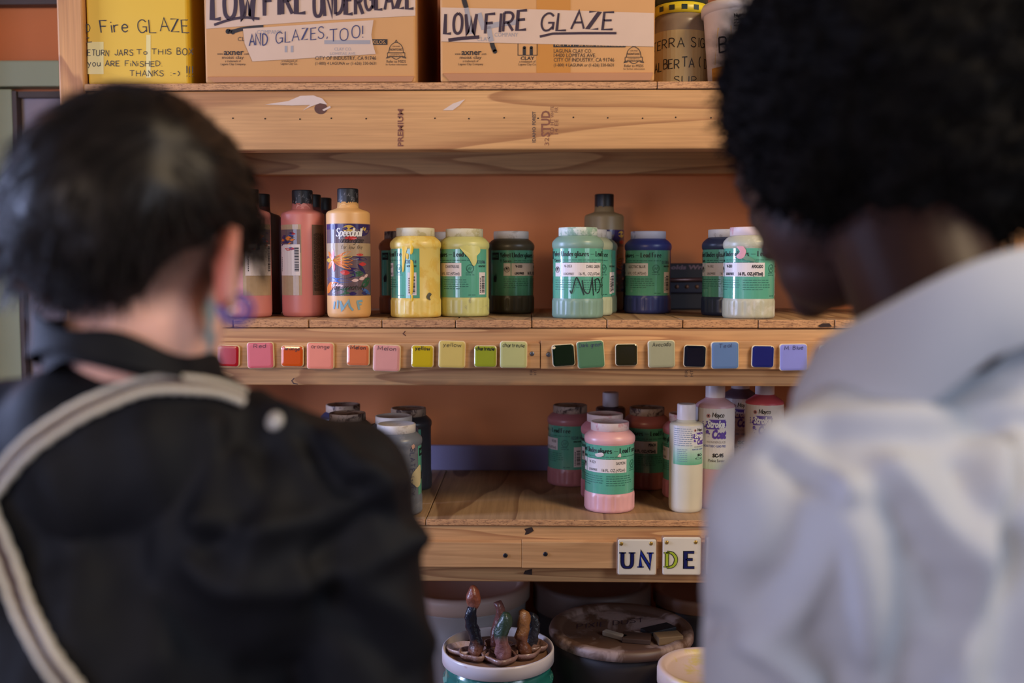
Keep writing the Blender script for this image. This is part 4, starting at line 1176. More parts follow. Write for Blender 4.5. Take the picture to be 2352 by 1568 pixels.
def mayco(t, f, R, z0, h, u0, u1, off, code, nm, grad=True, scale=1.0):
    P = lambda e: cyl(R, e, z0)
    mb = MB(); rect(mb, u0, 0, u1, h, P(.0003), 16, 1)
    me = mb.mesh('front_label')
    m, nt, b = newmat('graded_label')
    g = N(nt, 'ShaderNodeTexCoord'); sx = N(nt, 'ShaderNodeSeparateXYZ'); nt.links.new(g.outputs['Generated'], sx.inputs[0])
    nt.links.new(ramp(nt, sx.outputs[2], [(0.0, S(96, 168, 128)), (.28, S(160, 196, 172)), (.55, S(214, 208, 204))] if grad else [(0, S(176, 196, 168)), (.25, S(214, 206, 200))]), b.inputs['Base Color']); b.inputs['Roughness'].default_value = .35
    lb = mobj('front_label', me, m, t, rz=f + off)
    s = scale
    mb = MB(); disc2(mb, -.0135 * s, h - .0115 * s, .0036 * s, P(.0006), 6); mb.build('round_badge', BADGE, lb)
    mb = MB(); disc2(mb, -.0135 * s, h - .0115 * s, .0014 * s, P(.0009), 8); htext(mb, 'Mayco', -.007 * s, h - .0135 * s, .0072 * s, P(.0008), .13, .018 * s, 1, .15, 0, gap=.12); mb.build('maker_lettering', INK, lb)
    mb = MB()
    y = h - .031 * s
    for k, (xa_, xb_) in enumerate(((-.017, .004), (-.020, .014), (-.018, .0155), (-.016, .015), (-.017, .0155), (-.012, .014))): rect(mb, xa_ * s, y + (k * .0026 - .0022) * s, xb_ * s, y + (k * .0026 + .0005) * s, P(.0006), 10, 1)
    for k in range(4): ribbon(mb, [(-.024 * s, y + (.0005 + k * .003) * s), (-.012 * s, y + (.001 + k * .003) * s)], lambda a, b: .0012 * s, P(.0006))
    ptext(mb, '&', -.0185 * s, y - .014 * s, .010 * s, P(.0008), .009 * s, bold=.06); ptext(mb, 'Coat', -.008 * s, y - .0165 * s, .013 * s, P(.0008), .023 * s, bold=.06, slant=.12)
    mb.build('violet_brush_print', VIOLET, lb)
    mb = MB(); ptext(mb, 'Stroke', -.0155 * s, y + .001 * s, .0105 * s, P(.001), .028 * s, bold=.05, slant=.12); mb.build('reversed_lettering', WHITEPRINT, lb)
    mb = MB(); ptext(mb, 'WONDERGLAZE', -.016 * s, y - .0245 * s, .0034 * s, P(.0006), .031 * s); mb.build('fine_lettering', GREYP, lb)
    mb = MB(); ptext(mb, 'NON-TOXIC \u2022 LEAD FREE', -.021 * s, y - .031 * s, .0034 * s, P(.0006), .036 * s, bold=.02); mb.build('fine_lettering', pm('blue_fine_print', S(96, 108, 168), .5), lb)
    mb = MB(); ptext(mb, code, -.006 * s, y - .047 * s, .0055 * s, P(.0008), .0175 * s, bold=.05); ptext(mb, nm, -.0125 * s, y - .055 * s, .0046 * s, P(.0008), .026 * s); mb.build('product_lettering', INK, lb)
    return lb


MR, MH = .0315, .208
t, f = bottle(1641, 1040, 1.62, ZLW, MR, MH, (196, 156, 164), 'pale pink squeeze bottle coded SC-95', CAPW, (.86, .5), sh=.79); mayco(t, f, MR, .066, .098, -.045, .045, .10, 'SC-95', 'Pinkie Swear', grad=False)
t, f = bottle(1698, 1040, 1.74, ZLW, MR, MH, (108, 84, 96), 'dusky mauve squeeze bottle between two other white-capped ones', CAPW, (.86, .5), sh=.79); mayco(t, f, MR, .066, .098, -.045, .045, .1, 'SC-', 'Pur', grad=False)
t, f = bottle(1754, 1040, 1.66, ZLW, MR, MH, (196, 84, 96), 'red squeeze bottle behind the white shirt shoulder', CAPW, (.86, .5), sh=.79); mayco(t, f, MR, .066, .098, -.045, .045, -.05, 'SC-', 'Red', grad=False)
r8 = .0268
t, f = bottle(1575, 1080, 1.59, ZLW, r8, .1722, (206, 196, 172), 'small cream squeeze bottle with white cap and fine-print label', CAPW, (.845, .55), sh=.80, neck=.56)
lb = mayco(t, f, r8, .078, .062, -.022, .034, 0, 'SC-', 'Cr', scale=.62)
for ch in list(lb.children):
    ch.rotation_euler = (0, 0, 0.86)
mb = MB(); rnd = random.Random(8); P = cyl(r8, .0006, .078)
for k in range(9): greek(mb, -.020, .010, .057 - k * .0033, .0016, P, rnd)
for k in range(7): greek(mb, -.014, .002, .024 - k * .0031, .0015, P, rnd)
mb.build('fine_print', pm('blue_grey_print', S(110, 130, 150), .5), lb)

# dark tool case behind the jars
CASE = pm('dark_case', S(30, 26, 34), .4, .15, 40)
a, b = at(1418, 650, 1.89), at(1640, 650, 1.89)
zc = at(1530, 604, 1.89).z
t = empty('tool_case', ((a.x + b.x) / 2, 1.905, ZM), 'dark slatted case lying behind the blue jar', 'case')
o = Vector(t.location)
MB().box(a.x, b.x, 1.885, 1.93, ZM + .0005, zc, .003).build('case_body', CASE, t, o)
STUDM = pm('bronze_stud', S(110, 78, 60), .5, .2, metal=.4)
zz = at(1530, 658, 1.885).z
MB().box(a.x, b.x, 1.876, 1.885, zz - .012, zz + .012, .002).build('case_rail', pm('case_rail', S(20, 20, 44), .4), t, o)
for k in range(9):
    p = at(1440 + k * 23, 658, 1.876); MB().ball((p.x, 1.876, zz), (.004, .003, .004), 10, 6).build('stud', STUDM, t, o)
MB().tube([at(1430, 641, 1.87), at(1540, 643, 1.872), at(1632, 641, 1.87)], .004, 8).build('case_rod', pm('worn_metal_rod', S(96, 70, 70), .3, .3, metal=.6), t, o)
mb = MB(); ptext(mb, 'Reynolds Wrap', 1500, 618, 9, plane_px(1.885, .0006), 130, -1, .04, .2); mb.build('case_lettering', pm('mauve_print', S(120, 92, 104), .5), t, o)

# panels standing at the right end of the middle shelf
PAN = [(2246, 2274, 1.72, S(150, 146, 138), 'grey_board', 'pale grey board upright at the shelf end behind the white collar'), (2282, 2318, 1.76, S(150, 128, 104), 'tan_board', 'tan speckled board upright beside the shelf post')]
for (pa, pb, Y, colr, nm, lbn) in PAN:
    xa, xb = xpx(pa, 600, Y), xpx(pb, 600, Y)
    tag(MB().box(xa, xb, Y, Y + .16, ZM + .0008, ZM + .21, .002).build(nm, pm(nm + '_mat', colr, .6, .1, 60)), lbn, 'board')

# ================================================================== buckets under the shelf
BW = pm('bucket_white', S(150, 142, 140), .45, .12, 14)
BLID = pm('dusty_shaded_lid', S(150, 126, 116), .5, .1, 16, stain=S(92, 66, 52), stain_amt=.52, stain_scale=11)  # dust and stains, darkened further to paint in the shade of the shelf
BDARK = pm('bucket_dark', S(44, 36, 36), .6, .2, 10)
BTEAL = pm('teal_bucket', S(34, 100, 92), .18, .25, 30, stain=S(96, 150, 134), stain_amt=.40, stain_scale=28, coat=.4)
WLID = pm('white_lid_plastic', S(206, 194, 194), .3, .04, 20, stain=S(180, 130, 110), stain_amt=.27, stain_scale=22)
DUST = pm('clay_dust', S(120, 86, 66), .8, .15, 40)


def bucket(px, py, Y, R, name, label, bm, lm, tilt=(0, 0), h=None, tray=False, rim=.02, rings=()):
    c = at(px, py, Y)
    zt = c.z
    t = empty(name, (c.x, Y, ZBK + .0005), label, 'bucket')
    hh = zt - ZBK
    prof = [(R * .80, 0), (R * .84, .006)]
    for k in range(1, 12):
        z = hh * k / 12; prof.append((R * (.84 + .11 * k / 12), z))
    zr = hh - rim
    prof += [(R * .95, zr - .045)]
    for (d0, d1, w) in rings: prof += [(R * .95, zr - d1 - .001), (R * w, zr - d1), (R * w, zr - d0), (R * .95, zr - d0 + .001)]
    prof = sorted(prof, key=lambda p: p[1])
    prof += [(R * .95, zr + .002), (.0001, zr + .002)]
    MB().lathe(prof, 56).build('bucket_body', bm, t)
    if tray:
        lp = [(R * .97, zr), (R, zr + .001), (R, hh - .003), (R * .99, hh), (R * .965, hh), (R * .95, hh - .003), (R * .93, hh - .012), (R * .92, hh - .014), (.0001, hh - .014)]
    else:
        lp = [(R * .95, zr), (R, zr + .001), (R, hh - .007), (R * .985, hh - .002), (R * .955, hh), (R * .86, hh - .001), (R * .83, hh - .006), (R * .80, hh - .008), (.0001, hh - .008)]
    l = MB().lathe(lp, 72).build('bucket_lid', lm, t)
    return t, hh


# rear row
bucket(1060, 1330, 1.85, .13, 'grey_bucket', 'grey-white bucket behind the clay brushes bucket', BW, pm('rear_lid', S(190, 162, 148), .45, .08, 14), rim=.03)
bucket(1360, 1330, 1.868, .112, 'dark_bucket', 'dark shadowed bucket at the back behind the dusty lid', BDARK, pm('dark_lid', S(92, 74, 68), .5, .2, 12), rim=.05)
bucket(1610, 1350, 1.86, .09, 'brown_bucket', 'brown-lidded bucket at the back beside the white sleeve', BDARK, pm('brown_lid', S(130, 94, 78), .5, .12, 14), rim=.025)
# pixie dust bucket
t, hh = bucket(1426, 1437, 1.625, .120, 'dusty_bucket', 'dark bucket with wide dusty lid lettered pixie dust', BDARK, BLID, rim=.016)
mb = MB(); htext(mb, 'PIXIE DUST', -.072, .005, .020, lambda u, v: Vector((u, v, hh - .0074)), .08, .115, 1, .1, .04, rise=.3); mb.build('marker_lettering', pm('faded_lid_ink', S(70, 48, 56), .6), t)
bx, by, bz = t.location.x, t.location.y, ZBK + .0005 + hh - .0078
mb = MB(); rect(mb, -.045, -.012, .035, .006, lambda u, v: Vector((.032 + u * .72 - v * .6, -.008 + u * .6 + v * .72, hh - .0068))); mb.build('clear_tape', pm('crinkled_tape', S(168, 148, 138), .15, .1), t)
DK = pm('charcoal_chip', S(26, 24, 28), .6, .2); BR = pm('brown_chip', S(70, 50, 42), .6, .2); TAN = pm('tan_chip', S(122, 96, 66), .7, .2); CR = pm('cream_edge_chip', S(176, 160, 142), .6, .1)
for (nm, lb, dx, dy, sx, sy, sz, rz, m) in (('clay_chip', 'black flat test chip lying on the dusty lid', .062, -.004, .056, .026, .007, .55, DK), ('clay_chip', 'dark brown square test chip with pale edge on the dusty lid', .022, -.045, .046, .032, .008, -.18, BR),
                                      ('clay_chip', 'tan block of clay on the dusty lid', .072, -.050, .042, .026, .013, .25, TAN), ('clay_chip', 'narrow brown stick of clay on the dusty lid', -.012, -.034, .012, .044, .008, .9, CR)):
    o_ = MB().box(-sx / 2, sx / 2, -sy / 2, sy / 2, 0, sz, .0015).build(nm, m, None, loc=(bx + dx, by + dy, bz), rz=rz); tag(o_, lb, 'chip')
# right front bucket
t2, h2 = bucket(1632, 1530, 1.45, .079, 'cream_bucket', 'cream-lidded bucket stained yellow in front of the dusty lid', BW, pm('cream_stained_lid', S(206, 178, 164), .45, .06, 18, stain=S(200, 176, 98), stain_amt=.42, stain_scale=13), rim=.026)
mb = MB(); htext(mb, 'CELADON', -.03, -.062, .010, lambda u, v: Vector((u, v, h2 - .0072)), .09, .06); mb.build('marker_lettering', INKGREY, t2)
# teal bucket with tray lid of clay brushes
t3, h3 = bucket(1144, 1484, 1.55, .0894, 'teal_bucket', 'translucent teal bucket with upturned white lid holding clay pieces', BTEAL, WLID, tray=True, rim=.022, rings=((.026, .030, .99), (.050, .056, .985)))
MB().lathe([(.0001, h3 - .0135), (.0894 * .90, h3 - .0135), (.0894 * .88, h3 - .0128), (.0001, h3 - .0128)], 48).build('clay_residue', DUST, t3)
cx, cy, cz = t3.location.x, t3.location.y, ZBK + .0005 + h3 - .0127


def lump(c, r, seed, M=None, amp=.25, n=18, m=14):
    mb = MB(); mb.ball((0, 0, 0), r, n, m)
    vs = []
    for p in mb.v:
        q = Vector(p); k = 1 + amp * noise.noise(q * 70 + Vector((seed * 7.3, seed, 0)))
        q = q * k
        if M: q = M @ q
        vs.append(tuple(q + Vector(c)))
    mb.v = vs; return mb


def glazed(name, base, top, zs):
    m, nt, b = newmat(name)
    g = N(nt, 'ShaderNodeTexCoord'); sp = N(nt, 'ShaderNodeSeparateXYZ'); nt.links.new(g.outputs['Generated'], sp.inputs[0])
    n = tex(nt, coords(nt, 1.0), 45, 3); ad = N(nt, 'ShaderNodeMath', operation='MULTIPLY_ADD'); nt.links.new(n, ad.inputs[0]); ad.inputs[1].default_value = .5; nt.links.new(sp.outputs[2], ad.inputs[2])
    col = ramp(nt, ad.outputs[0], [(zs + .15, base), (zs + .32, top)])
    nt.links.new(col, b.inputs['Base Color']); b.inputs['Roughness'].default_value = .34; b.inputs['Coat Weight'].default_value = .2
    bump(nt, b, tex(nt, coords(nt, 1.0), 120, 4), .8, .003)
    return m


HND = [('dark blue glazed clay spire with copper tip', -.038, -.020, .0125, .094, S(112, 70, 54), S(14, 17, 30), .22, -3), ('green topped pink clay spire standing on its pinch base', .006, -.030, .0145, .082, S(126, 84, 80), S(44, 62, 50), .5, 5),
       ('tan clay spire with rough pointed tip', .045, -.010, .0125, .078, S(110, 66, 42), S(140, 94, 56), .5, -4), ('reddish clay spire behind the green topped one', -.002, .014, .0115, .086, S(88, 48, 42), S(110, 68, 62), .5, 2),
       ('black clay spire behind the tan one', .058, .016, .0115, .066, S(50, 48, 54), S(30, 30, 36), .5, 3)]
for i, (lb, dx, dy, r, h, ba, tp, zs, ang) in enumerate(HND):
    h *= .90; r *= .80
    t = empty('clay_spire', (cx + dx * .94, cy + dy * .94, cz), lb, 'clay piece', 'glazed clay spires standing in the white lid')
    m = glazed('glazed_clay_%d' % i, ba, tp, zs)
    mb = MB(); pts = []; rr = []
    for k in range(13):
        s = k / 12
        pts.append(Vector((math.tan(math.radians(ang)) * s * h + .003 * math.sin(s * 7 + i), .002 * math.sin(s * 5 + i * 2), .004 + s * h)))
        rr.append(r * (1.06 - .22 * s + .06 * math.sin(s * 9 + i * 1.3)) * (.62 if k == 12 else 1) * (.85 if k == 11 else 1))
    mb.tube(pts, rr, 14)
    mb.v = [tuple(Vector(p) * 1.0 + Vector((1, 1, .3)) *   .0042 * noise.noise(Vector(p) * 95 + Vector((i * 3, 0, 0)))) for p in mb.v]
    mb.build('spire_stem', m, t)
    # pinched base dish
    nb = MB(); R0 = r * 2.3
    nb.lathe([(R0 * .5, .0005), (R0 * .9, .001), (R0 * 1.06, .008), (R0 * 1.08, .0125), (R0 * .98, .0125), (R0 * .9, .006), (.0001, .005)], 24, rf=lambda a, z, i=i: 1 + .09 * math.sin(3 * a + i) + .06 * math.sin(5 * a + 2 * i))
    nb.build('pinched_base', glazed('glazed_base_%d' % i, S(84, 54, 42), S(140, 106, 94), .4), t)
    if i == 0:
        lump((pts[-1].x, pts[-1].y, pts[-1].z + .010), (.0115, .0115, .019), 4).build('copper_tip', glazed('copper_glaze', S(150, 92, 74), S(128, 70, 52), .3), t)
c = MB().lathe([(.010, .0005), (.019, .001), (.024, .010), (.022, .0105), (.015, .004), (.0001, .004)], 24, rf=lambda a, z: 1 + .08 * math.sin(3 * a)).build('clay_pinch_pot', glazed('pinch_glaze', S(128, 90, 84), S(206, 180, 176), .3), None, loc=(cx - .058, cy + .004, cz))
tag(c, 'small pink pinched clay dish beside the dark blue spire', 'dish')

# ================================================================== people
def remesh(mb, voxel, it=6, name='figure'):
    me = mb.mesh(name)
    o = bpy.data.objects.new(name, me); COL.objects.link(o)
    r = o.modifiers.new('r', 'REMESH'); r.mode = 'VOXEL'; r.voxel_size = voxel; r.use_smooth_shade = True
    s = o.modifiers.new('s', 'SMOOTH'); s.factor = .5; s.iterations = it
    dg = bpy.context.evaluated_depsgraph_get(); dg.update()
    out = bpy.data.meshes.new_from_object(o.evaluated_get(dg))
    bpy.data.objects.remove(o); bpy.data.meshes.remove(me)
    out.name = name
    return out


def co(me):
    a = np.empty(len(me.vertices) * 3, np.float32); me.vertices.foreach_get('co', a); return a.reshape(-1, 3).astype(np.float64)


def setco(me, a):
    me.vertices.foreach_set('co', np.ascontiguousarray(a, np.float32).ravel()); me.update()


def vnorm(me):
    a = np.empty(len(me.vertices) * 3, np.float32); me.vertex_normals.foreach_get('vector', a); return a.reshape(-1, 3).astype(np.float64)


def tree(me): return BVHTree.FromPolygons([v.co for v in me.vertices], [p.vertices for p in me.polygons])


def cast(bvh, px, py):
    h = bvh.ray_cast(CAM, ray(px, py))
    return (h[0], h[1]) if h[0] is not None else (None, None)


def seg_dist(V, A, B):
    AB = B - A; t = np.clip(((V - A) @ AB) / max(AB @ AB, 1e-12), 0, 1)
    return np.linalg.norm(V - (A + t[:, None] * AB), axis=1)


def line_dist(V, pts):
    d = np.full(len(V), 9.0)
    for a, b in zip(pts[:-1], pts[1:]): d = np.minimum(d, seg_dist(V, np.array(a), np.array(b)))
    return d


def folds(me, items):
    """press soft cloth folds (line, half-width, height) into a garment"""
    b = tree(me); V = co(me); Nn = vnorm(me); D = np.zeros(len(V))
    for line, w, amp in items:
        pts = [cast(b, *p)[0] for p in _smooth(line, 4)]
        pts = [p for p in pts if p is not None]
        if len(pts) < 2: continue
        D += amp * np.exp(-(line_dist(V, pts) / w) ** 2)
    setco(me, V + Nn * D[:, None])


def rumple(me, amp, sc, seed=0):
    V = co(me); Nn = vnorm(me)
    d = np.array([noise.fractal(Vector((v[0] * sc[0], v[1] * sc[1], v[2] * sc[2] + seed)), 1.0, 2.0, 3) for v in V])
    setco(me, V + Nn * (d * amp)[:, None])


def paint(me, C):
    at_ = me.attributes.new('Col', 'FLOAT_COLOR', 'POINT')
    at_.data.foreach_set('color', np.ascontiguousarray(np.c_[C, np.ones(len(C))], np.float32).ravel())


def colmat(name, rough=.5, sss=.0, sheen=0.0, bmp=.15, bs=300):
    m, nt, b = newmat(name)
    a = N(nt, 'ShaderNodeAttribute'); a.attribute_name = 'Col'
    n = tex(nt, coords(nt, 1.0), 60, 4)
    nt.links.new(mix(nt, 1.0, a.outputs['Color'], ramp(nt, n, [(.3, (.92, .9, .9)), (.7, (1.05, 1.05, 1.05))]), 'MULTIPLY'), b.inputs['Base Color'])
    b.inputs['Roughness'].default_value = rough
    b.inputs['Subsurface Weight'].default_value = sss; b.inputs['Subsurface Radius'].default_value = (1, .3, .15); b.inputs['Subsurface Scale'].default_value = .008
    bump(nt, b, tex(nt, coords(nt, 1.0), bs, 3), bmp, .0006)
    return m


def cloth(name, c, rough=.85, sheen=.2, var=.1, bs=900, spec=.3):
    m, nt, b = newmat(name)
    n = tex(nt, coords(nt, 1.0), 16, 4)
    nt.links.new(mix(nt, n, mul(c, 1 - var), mul(c, 1 + var)), b.inputs['Base Color'])
    b.inputs['Specular IOR Level'].default_value = spec; b.inputs['Roughness'].default_value = rough; b.inputs['Sheen Weight'].default_value = sheen; b.inputs['Sheen Roughness'].default_value = .4
    bump(nt, b, tex(nt, coords(nt, 1.0), bs, 2), .25, .0005)
    return m


def sst(a, b, x):
    t = np.clip((x - a) / (b - a), 0, 1); return t * t * (3 - 2 * t)


def head_parts(mb, c, R, s=1.0):
    """skull, face, jaw, nose, lips, ears about centre c (local x right, y forward, z up)"""
    def L(x, y, z): return c + R @ Vector((x * s, y * s, z * s))
    M = R
    mb.ball(L(0, -.006, .012), (.078 * s, .097 * s, .088 * s), 32, 20, M)          # cranium
    mb.ball(L(0, .026, -.035), (.068 * s, .070 * s, .078 * s), 28, 18, M)          # face
    mb.ball(L(0, .044, -.082), (.050 * s, .050 * s, .042 * s), 24, 16, M)          # jaw
    mb.ball(L(0, .080, -.103), (.022 * s, .018 * s, .018 * s), 16, 10, M)          # chin
    mb.ball(L(0, .055, .018), (.060 * s, .042 * s, .045 * s), 20, 12, M)           # brow
    mb.capsule(L(0, .090, -.004), L(0, .108, -.040), .009 * s, .012 * s)           # nose
    for sx in (-1, 1): mb.ball(L(sx * .010, .102, -.043), .0085 * s, 12, 8)
    mb.ball(L(0, .090, -.066), (.024 * s, .010 * s, .007 * s), 16, 10, M)          # upper lip
    mb.ball(L(0, .088, -.076), (.020 * s, .010 * s, .008 * s), 16, 10, M)
    for sx in (-1, 1):
        mb.ball(L(sx * .030, .072, -.022), (.022 * s, .018 * s, .020 * s), 14, 10, M)   # cheeks
        mb.ball(L(sx * .031, .084, .004), (.015 * s, .010 * s, .009 * s), 14, 10, M)    # eyes and lids
        mb.capsule(L(sx * .016, .094, .017), L(sx * .046, .082, .018), .006 * s, .005 * s)   # brow ridge
        # ear: shell flaring backwards, helix rim, lobe
        Me = M @ Matrix.Rotation(sx * math.radians(38), 3, 'Z') @ Matrix.Rotation(math.radians(-8), 3, 'X')
        mb.ball(L(sx * .087, -.014, -.030), (.0078 * s, .0200 * s, .0345 * s), 18, 14, Me)
        hel = []
        for k in range(11):
            a = math.radians(-60 + 250 * k / 10)
            hel.append(L(sx * .087, -.014, -.030) + Me @ Vector((sx * .004, -.020 * s * math.cos(a) * 1.0, .0345 * s * math.sin(a))))
        mb.tube(hel, .0048 * s, 8)
        mb.ball(L(sx * .083, -.004, -.060), (.006 * s, .009 * s, .010 * s), 12, 8, Me)
    return L


def hand(mb, w, d, side, pal=Vector((0, 0, 1))):
    """palm, four bent fingers and a thumb continuing from wrist w along d"""
    d = d.normalized(); u = d.cross(pal).normalized() * side; n = u.cross(d).normalized()
    mb.capsule(w, w + d * .02, .026, .026)
    for k in range(4):
        off = u * (-.027 + .018 * k)
        mb.capsule(w + d * .015 + off * .8, w + d * .082 + off, .013, .0115)
        L1 = (.040, .046, .044, .034)[k]
        a = w + d * .085 + off; b = a + (d * .94 - n * .32).normalized() * L1; c2 = b + (d * .62 - n * .78).normalized() * L1 * .62; e = c2 + (d * .35 - n * .93).normalized() * L1 * .45
        mb.capsule(a, b, .0098, .0090); mb.capsule(b, c2, .0090, .0082); mb.capsule(c2, e, .0082, .0072)
    a = w + d * .025 - u * .026; b = a + (d * .6 - u * .7 - n * .3).normalized() * .045; c2 = b + (d * .9 - u * .15 - n * .35).normalized() * .034
    mb.capsule(w + d * .01 - u * .01, a, .017, .015); mb.capsule(a, b, .0135, .0115); mb.capsule(b, c2, .0112, .0085)


def strands(mb, roots, dirs, L, r, nseg, bend, rnd, curl=0.0):
    for (p, n), d in zip(roots, dirs):
        p = Vector(p); n = Vector(n); d = Vector(d)
        l = L * rnd.uniform(.6, 1.15); pts = [p]; q = p.copy(); dd = d.copy()
        ph = rnd.uniform(0, 6.28)
        for k in range(nseg):
            dd = (dd + bend * .25 + Vector((rnd.uniform(-1, 1), rnd.uniform(-1, 1), rnd.uniform(-1, 1))) * .12).normalized()
            q = q + dd * (l / nseg)
            if curl: q = q + Vector((math.sin(ph + k * 2.2), math.cos(ph + k * 2.2), math.sin(ph * 2 + k * 1.7))) * curl
            pts.append(q.copy())
        mb.tube(pts, [r * (1 - .75 * k / nseg) for k in range(nseg + 1)], 3, False)


HAIR_BROWN = pm('dark_brown_hair', S(24, 19, 17), .45, .3, 60, spec=.22)
HAIR_BLACK = pm('black_afro_hair', S(12, 10, 10), .8, .3, 80, spec=.07)
SKIN = colmat('skin', .5, .12)
SKIN.node_tree.nodes['Principled BSDF'].inputs['Specular IOR Level'].default_value = .22

# ------------------------------------------------------------------ person in the black jacket
YLH = .80
HC = at(330, 528, YLH)
RH = Matrix.Rotation(math.radians(-13), 3, 'Z') @ Matrix.Rotation(math.radians(-8), 3, 'X') @ Matrix.Rotation(math.radians(3), 3, 'Y')
foot = Vector((at(310, 1100, .82).x, .84, 0))


def leg_set(mb, hip, gap, kn, f0, r=(.085, .058, .05)):
    for s in (-1, 1):
        a = hip + Vector((s * gap, 0, 0)); k = Vector((a.x + s * .01, a.y + .015, kn)); e = Vector((a.x + s * .015, a.y - .01, .09))
        mb.capsule(a, k, r[0], r[1]); mb.capsule(k, e, r[1], r[2])


def shoes(parent, org, xs, y, m, sole):
    for x in xs:
        mb = MB(); mb.ball((x, y + .03, .05), (.045, .07, .05)); mb.ball((x, y + .12, .036), (.048, .075, .036)); mb.ball((x, y - .02, .06), (.042, .05, .06))
        me = remesh(mb, .006, 4, 'shoe'); V = co(me); V[:, 2] = np.maximum(V[:, 2], .012); setco(me, V - np.array(org)); o = mobj('shoe', me, m, parent)
        MB().box(x - .047, x + .047, y - .068, y + .19, .0004, .016, .006).build('shoe_sole', sole, o, Vector(org))


sh_r, sh_l = at(790, 1140, .80), at(-190, 1085, .80)
el_r, el_l = at(905, 1960, .80), at(-275, 1900, .82)
wr_r = el_r + Vector((.03, .19, -.09)); wr_l = el_l + Vector((.06, .20, -.06))
nb = at(308, 930, .815)
body = MB()
head_parts(body, HC, RH, .97)
body.capsule(HC + Vector((0, -.004, -.075)), nb + Vector((0, .012, -.005)), .058, .056)
body.ball(at(308, 1380, .83), (.150, .090, .16)); body.capsule(nb + Vector((0, .02, -.06)), sh_r + Vector((0, 0, -.02)), .03, .035); body.capsule(nb + Vector((0, .02, -.06)), sh_l + Vector((0, 0, -.02)), .03, .035)
hipL = Vector((foot.x, foot.y, .86))
body.capsule(at(308, 1400, .83), hipL + Vector((0, 0, .05)), .125, .12)
for s, e, w, sd in ((sh_r, el_r, wr_r, 1), (sh_l, el_l, wr_l, -1)):
    body.capsule(s, e, .043, .038); body.capsule(e, w, .038, .027); hand(body, w, w - e, sd)
leg_set(body, hipL, .085, .46, foot, (.075, .05, .042))
bme = remesh(body, .0045, 5, 'person_body')
V = co(bme); hl = (V - np.array(HC)) @ np.array(RH)      # head-local coordinates
skin = np.array(S(228, 178, 160)[:3]); dark = np.array(S(34, 26, 24)[:3]); red = np.array(S(200, 96, 74)[:3])
C = np.tile(skin, (len(V), 1))
nearhead = (V[:, 2] > HC.z - .15)
stub = sst(-.090, -.045, hl[:, 2] - .30 * np.clip(hl[:, 0], 0, .1)) * sst(.055, .02, hl[:, 1] - np.clip(hl[:, 2], 0, 1) * .8) * nearhead
ear = sst(.03, .018, np.linalg.norm((hl - np.array([.086, -.014, -.032])) * np.array([1.5, 1, .62]), axis=1)) * sst(.073, .079, hl[:, 0])
stub = stub * (1 - ear)
stub = stub * (.95 - .12 * sst(.03, .07, hl[:, 0]))
C = C * (1 - stub[:, None]) + dark * stub[:, None]
C = C * (1 - .75 * ear[:, None]) + red * .75 * ear[:, None]  # ear's natural redness plus light glowing through it, put into the skin colour
lips = sst(.012, .006, np.abs(hl[:, 2] + .071)) * (hl[:, 1] > .085) * (np.abs(hl[:, 0]) < .024)
C = C * (1 - .5 * lips[:, None]) + np.array(S(170, 88, 84)[:3]) * .5 * lips[:, None]
bt = tree(bme)
ink = np.array(S(88, 132, 150)[:3])
for (px, py, rr) in ((480, 712, .010), (484, 738, .007), (478, 765, .009), (490, 780, .008), (480, 806, .007), (486, 828, .006)):
    p, _ = cast(bt, px, py)
    if p is not None:
        k = sst(rr * 1.15, rr * .7, np.linalg.norm(V - np.array(p), axis=1)) * .8
        C = C * (1 - k[:, None]) + ink * k[:, None]
paint(bme, C)
person1 = mobj('person', bme, SKIN)
o1 = np.array(foot); setco(bme, V - o1); person1.location = foot
tag(person1, 'person with short dark hair and black jacket facing the paint shelves', 'person')
O1 = Vector(foot)

# hair: close cap with longer swept strands
cap = MB(); cap.ball(HC + RH @ Vector((0, -.006, .012)), (.0785, .0975, .0885), 72, 48, RH)
V0 = np.array(cap.v); q = (V0 - np.array(HC)) @ np.array(RH)
th_ = -.080 + .062 * sst(.015, .085, q[:, 0])
mask = sst(0, .05, q[:, 2] - th_) * sst(.085, .05, q[:, 1] - np.clip(q[:, 2], 0, .1) * .4)
nn = (V0 - np.array(HC + RH @ Vector((0, -.006, .012)))); nn /= np.linalg.norm(nn, axis=1)[:, None]
nz = np.array([noise.fractal(Vector(p) * 26, 1.0, 2.0, 3) for p in V0])
V1 = V0 + nn * (mask * (.010 + .005 * nz) - .004 * (1 - mask))[:, None]
cap.v = [tuple(p) for p in V1]
whorl = HC + (ray(405, 330) * 1.0) * 0
bc = tree(cap.mesh('tmp')); wp, _ = cast(bc, 405, 330)
rnd = random.Random(4)
roots, dirs = [], []
idx = [i for i in range(len(V1)) if mask[i] > .25]
for _ in range(5200):
    i = rnd.choice(idx); p = Vector(V1[i]); n = Vector(nn[i])
    p += Vector((rnd.uniform(-1, 1), rnd.uniform(-1, 1), rnd.uniform(-1, 1))) * .004
    away = p - wp; t = (away - n * away.dot(n)); t = t.normalized() if t.length > 1e-4 else Vector((1, 0, 0))
    sw = n.cross(t)
    d = (t * .85 + sw * .35 + n * rnd.uniform(.10, .38) + Vector((0, 0, -.25))).normalized()
    roots.append((p - n * .002, n)); dirs.append(d)
strands(cap, roots, dirs, .030, .00075, 3, Vector((0, 0, -.35)), rnd)
roots, dirs = [], []
for _ in range(900):                              # longer locks over the far side and the front
    a = rnd.uniform(0, 1)
    p = HC + RH @ Vector((-.080 + rnd.uniform(-.012, .01), rnd.uniform(-.05, .06), rnd.uniform(-.02, .05)))
    roots.append((p, Vector((-1, 0, 0)))); dirs.append((RH @ Vector((-.55 + rnd.uniform(-.3, .2), rnd.uniform(-.3, .3), -.55))).normalized())
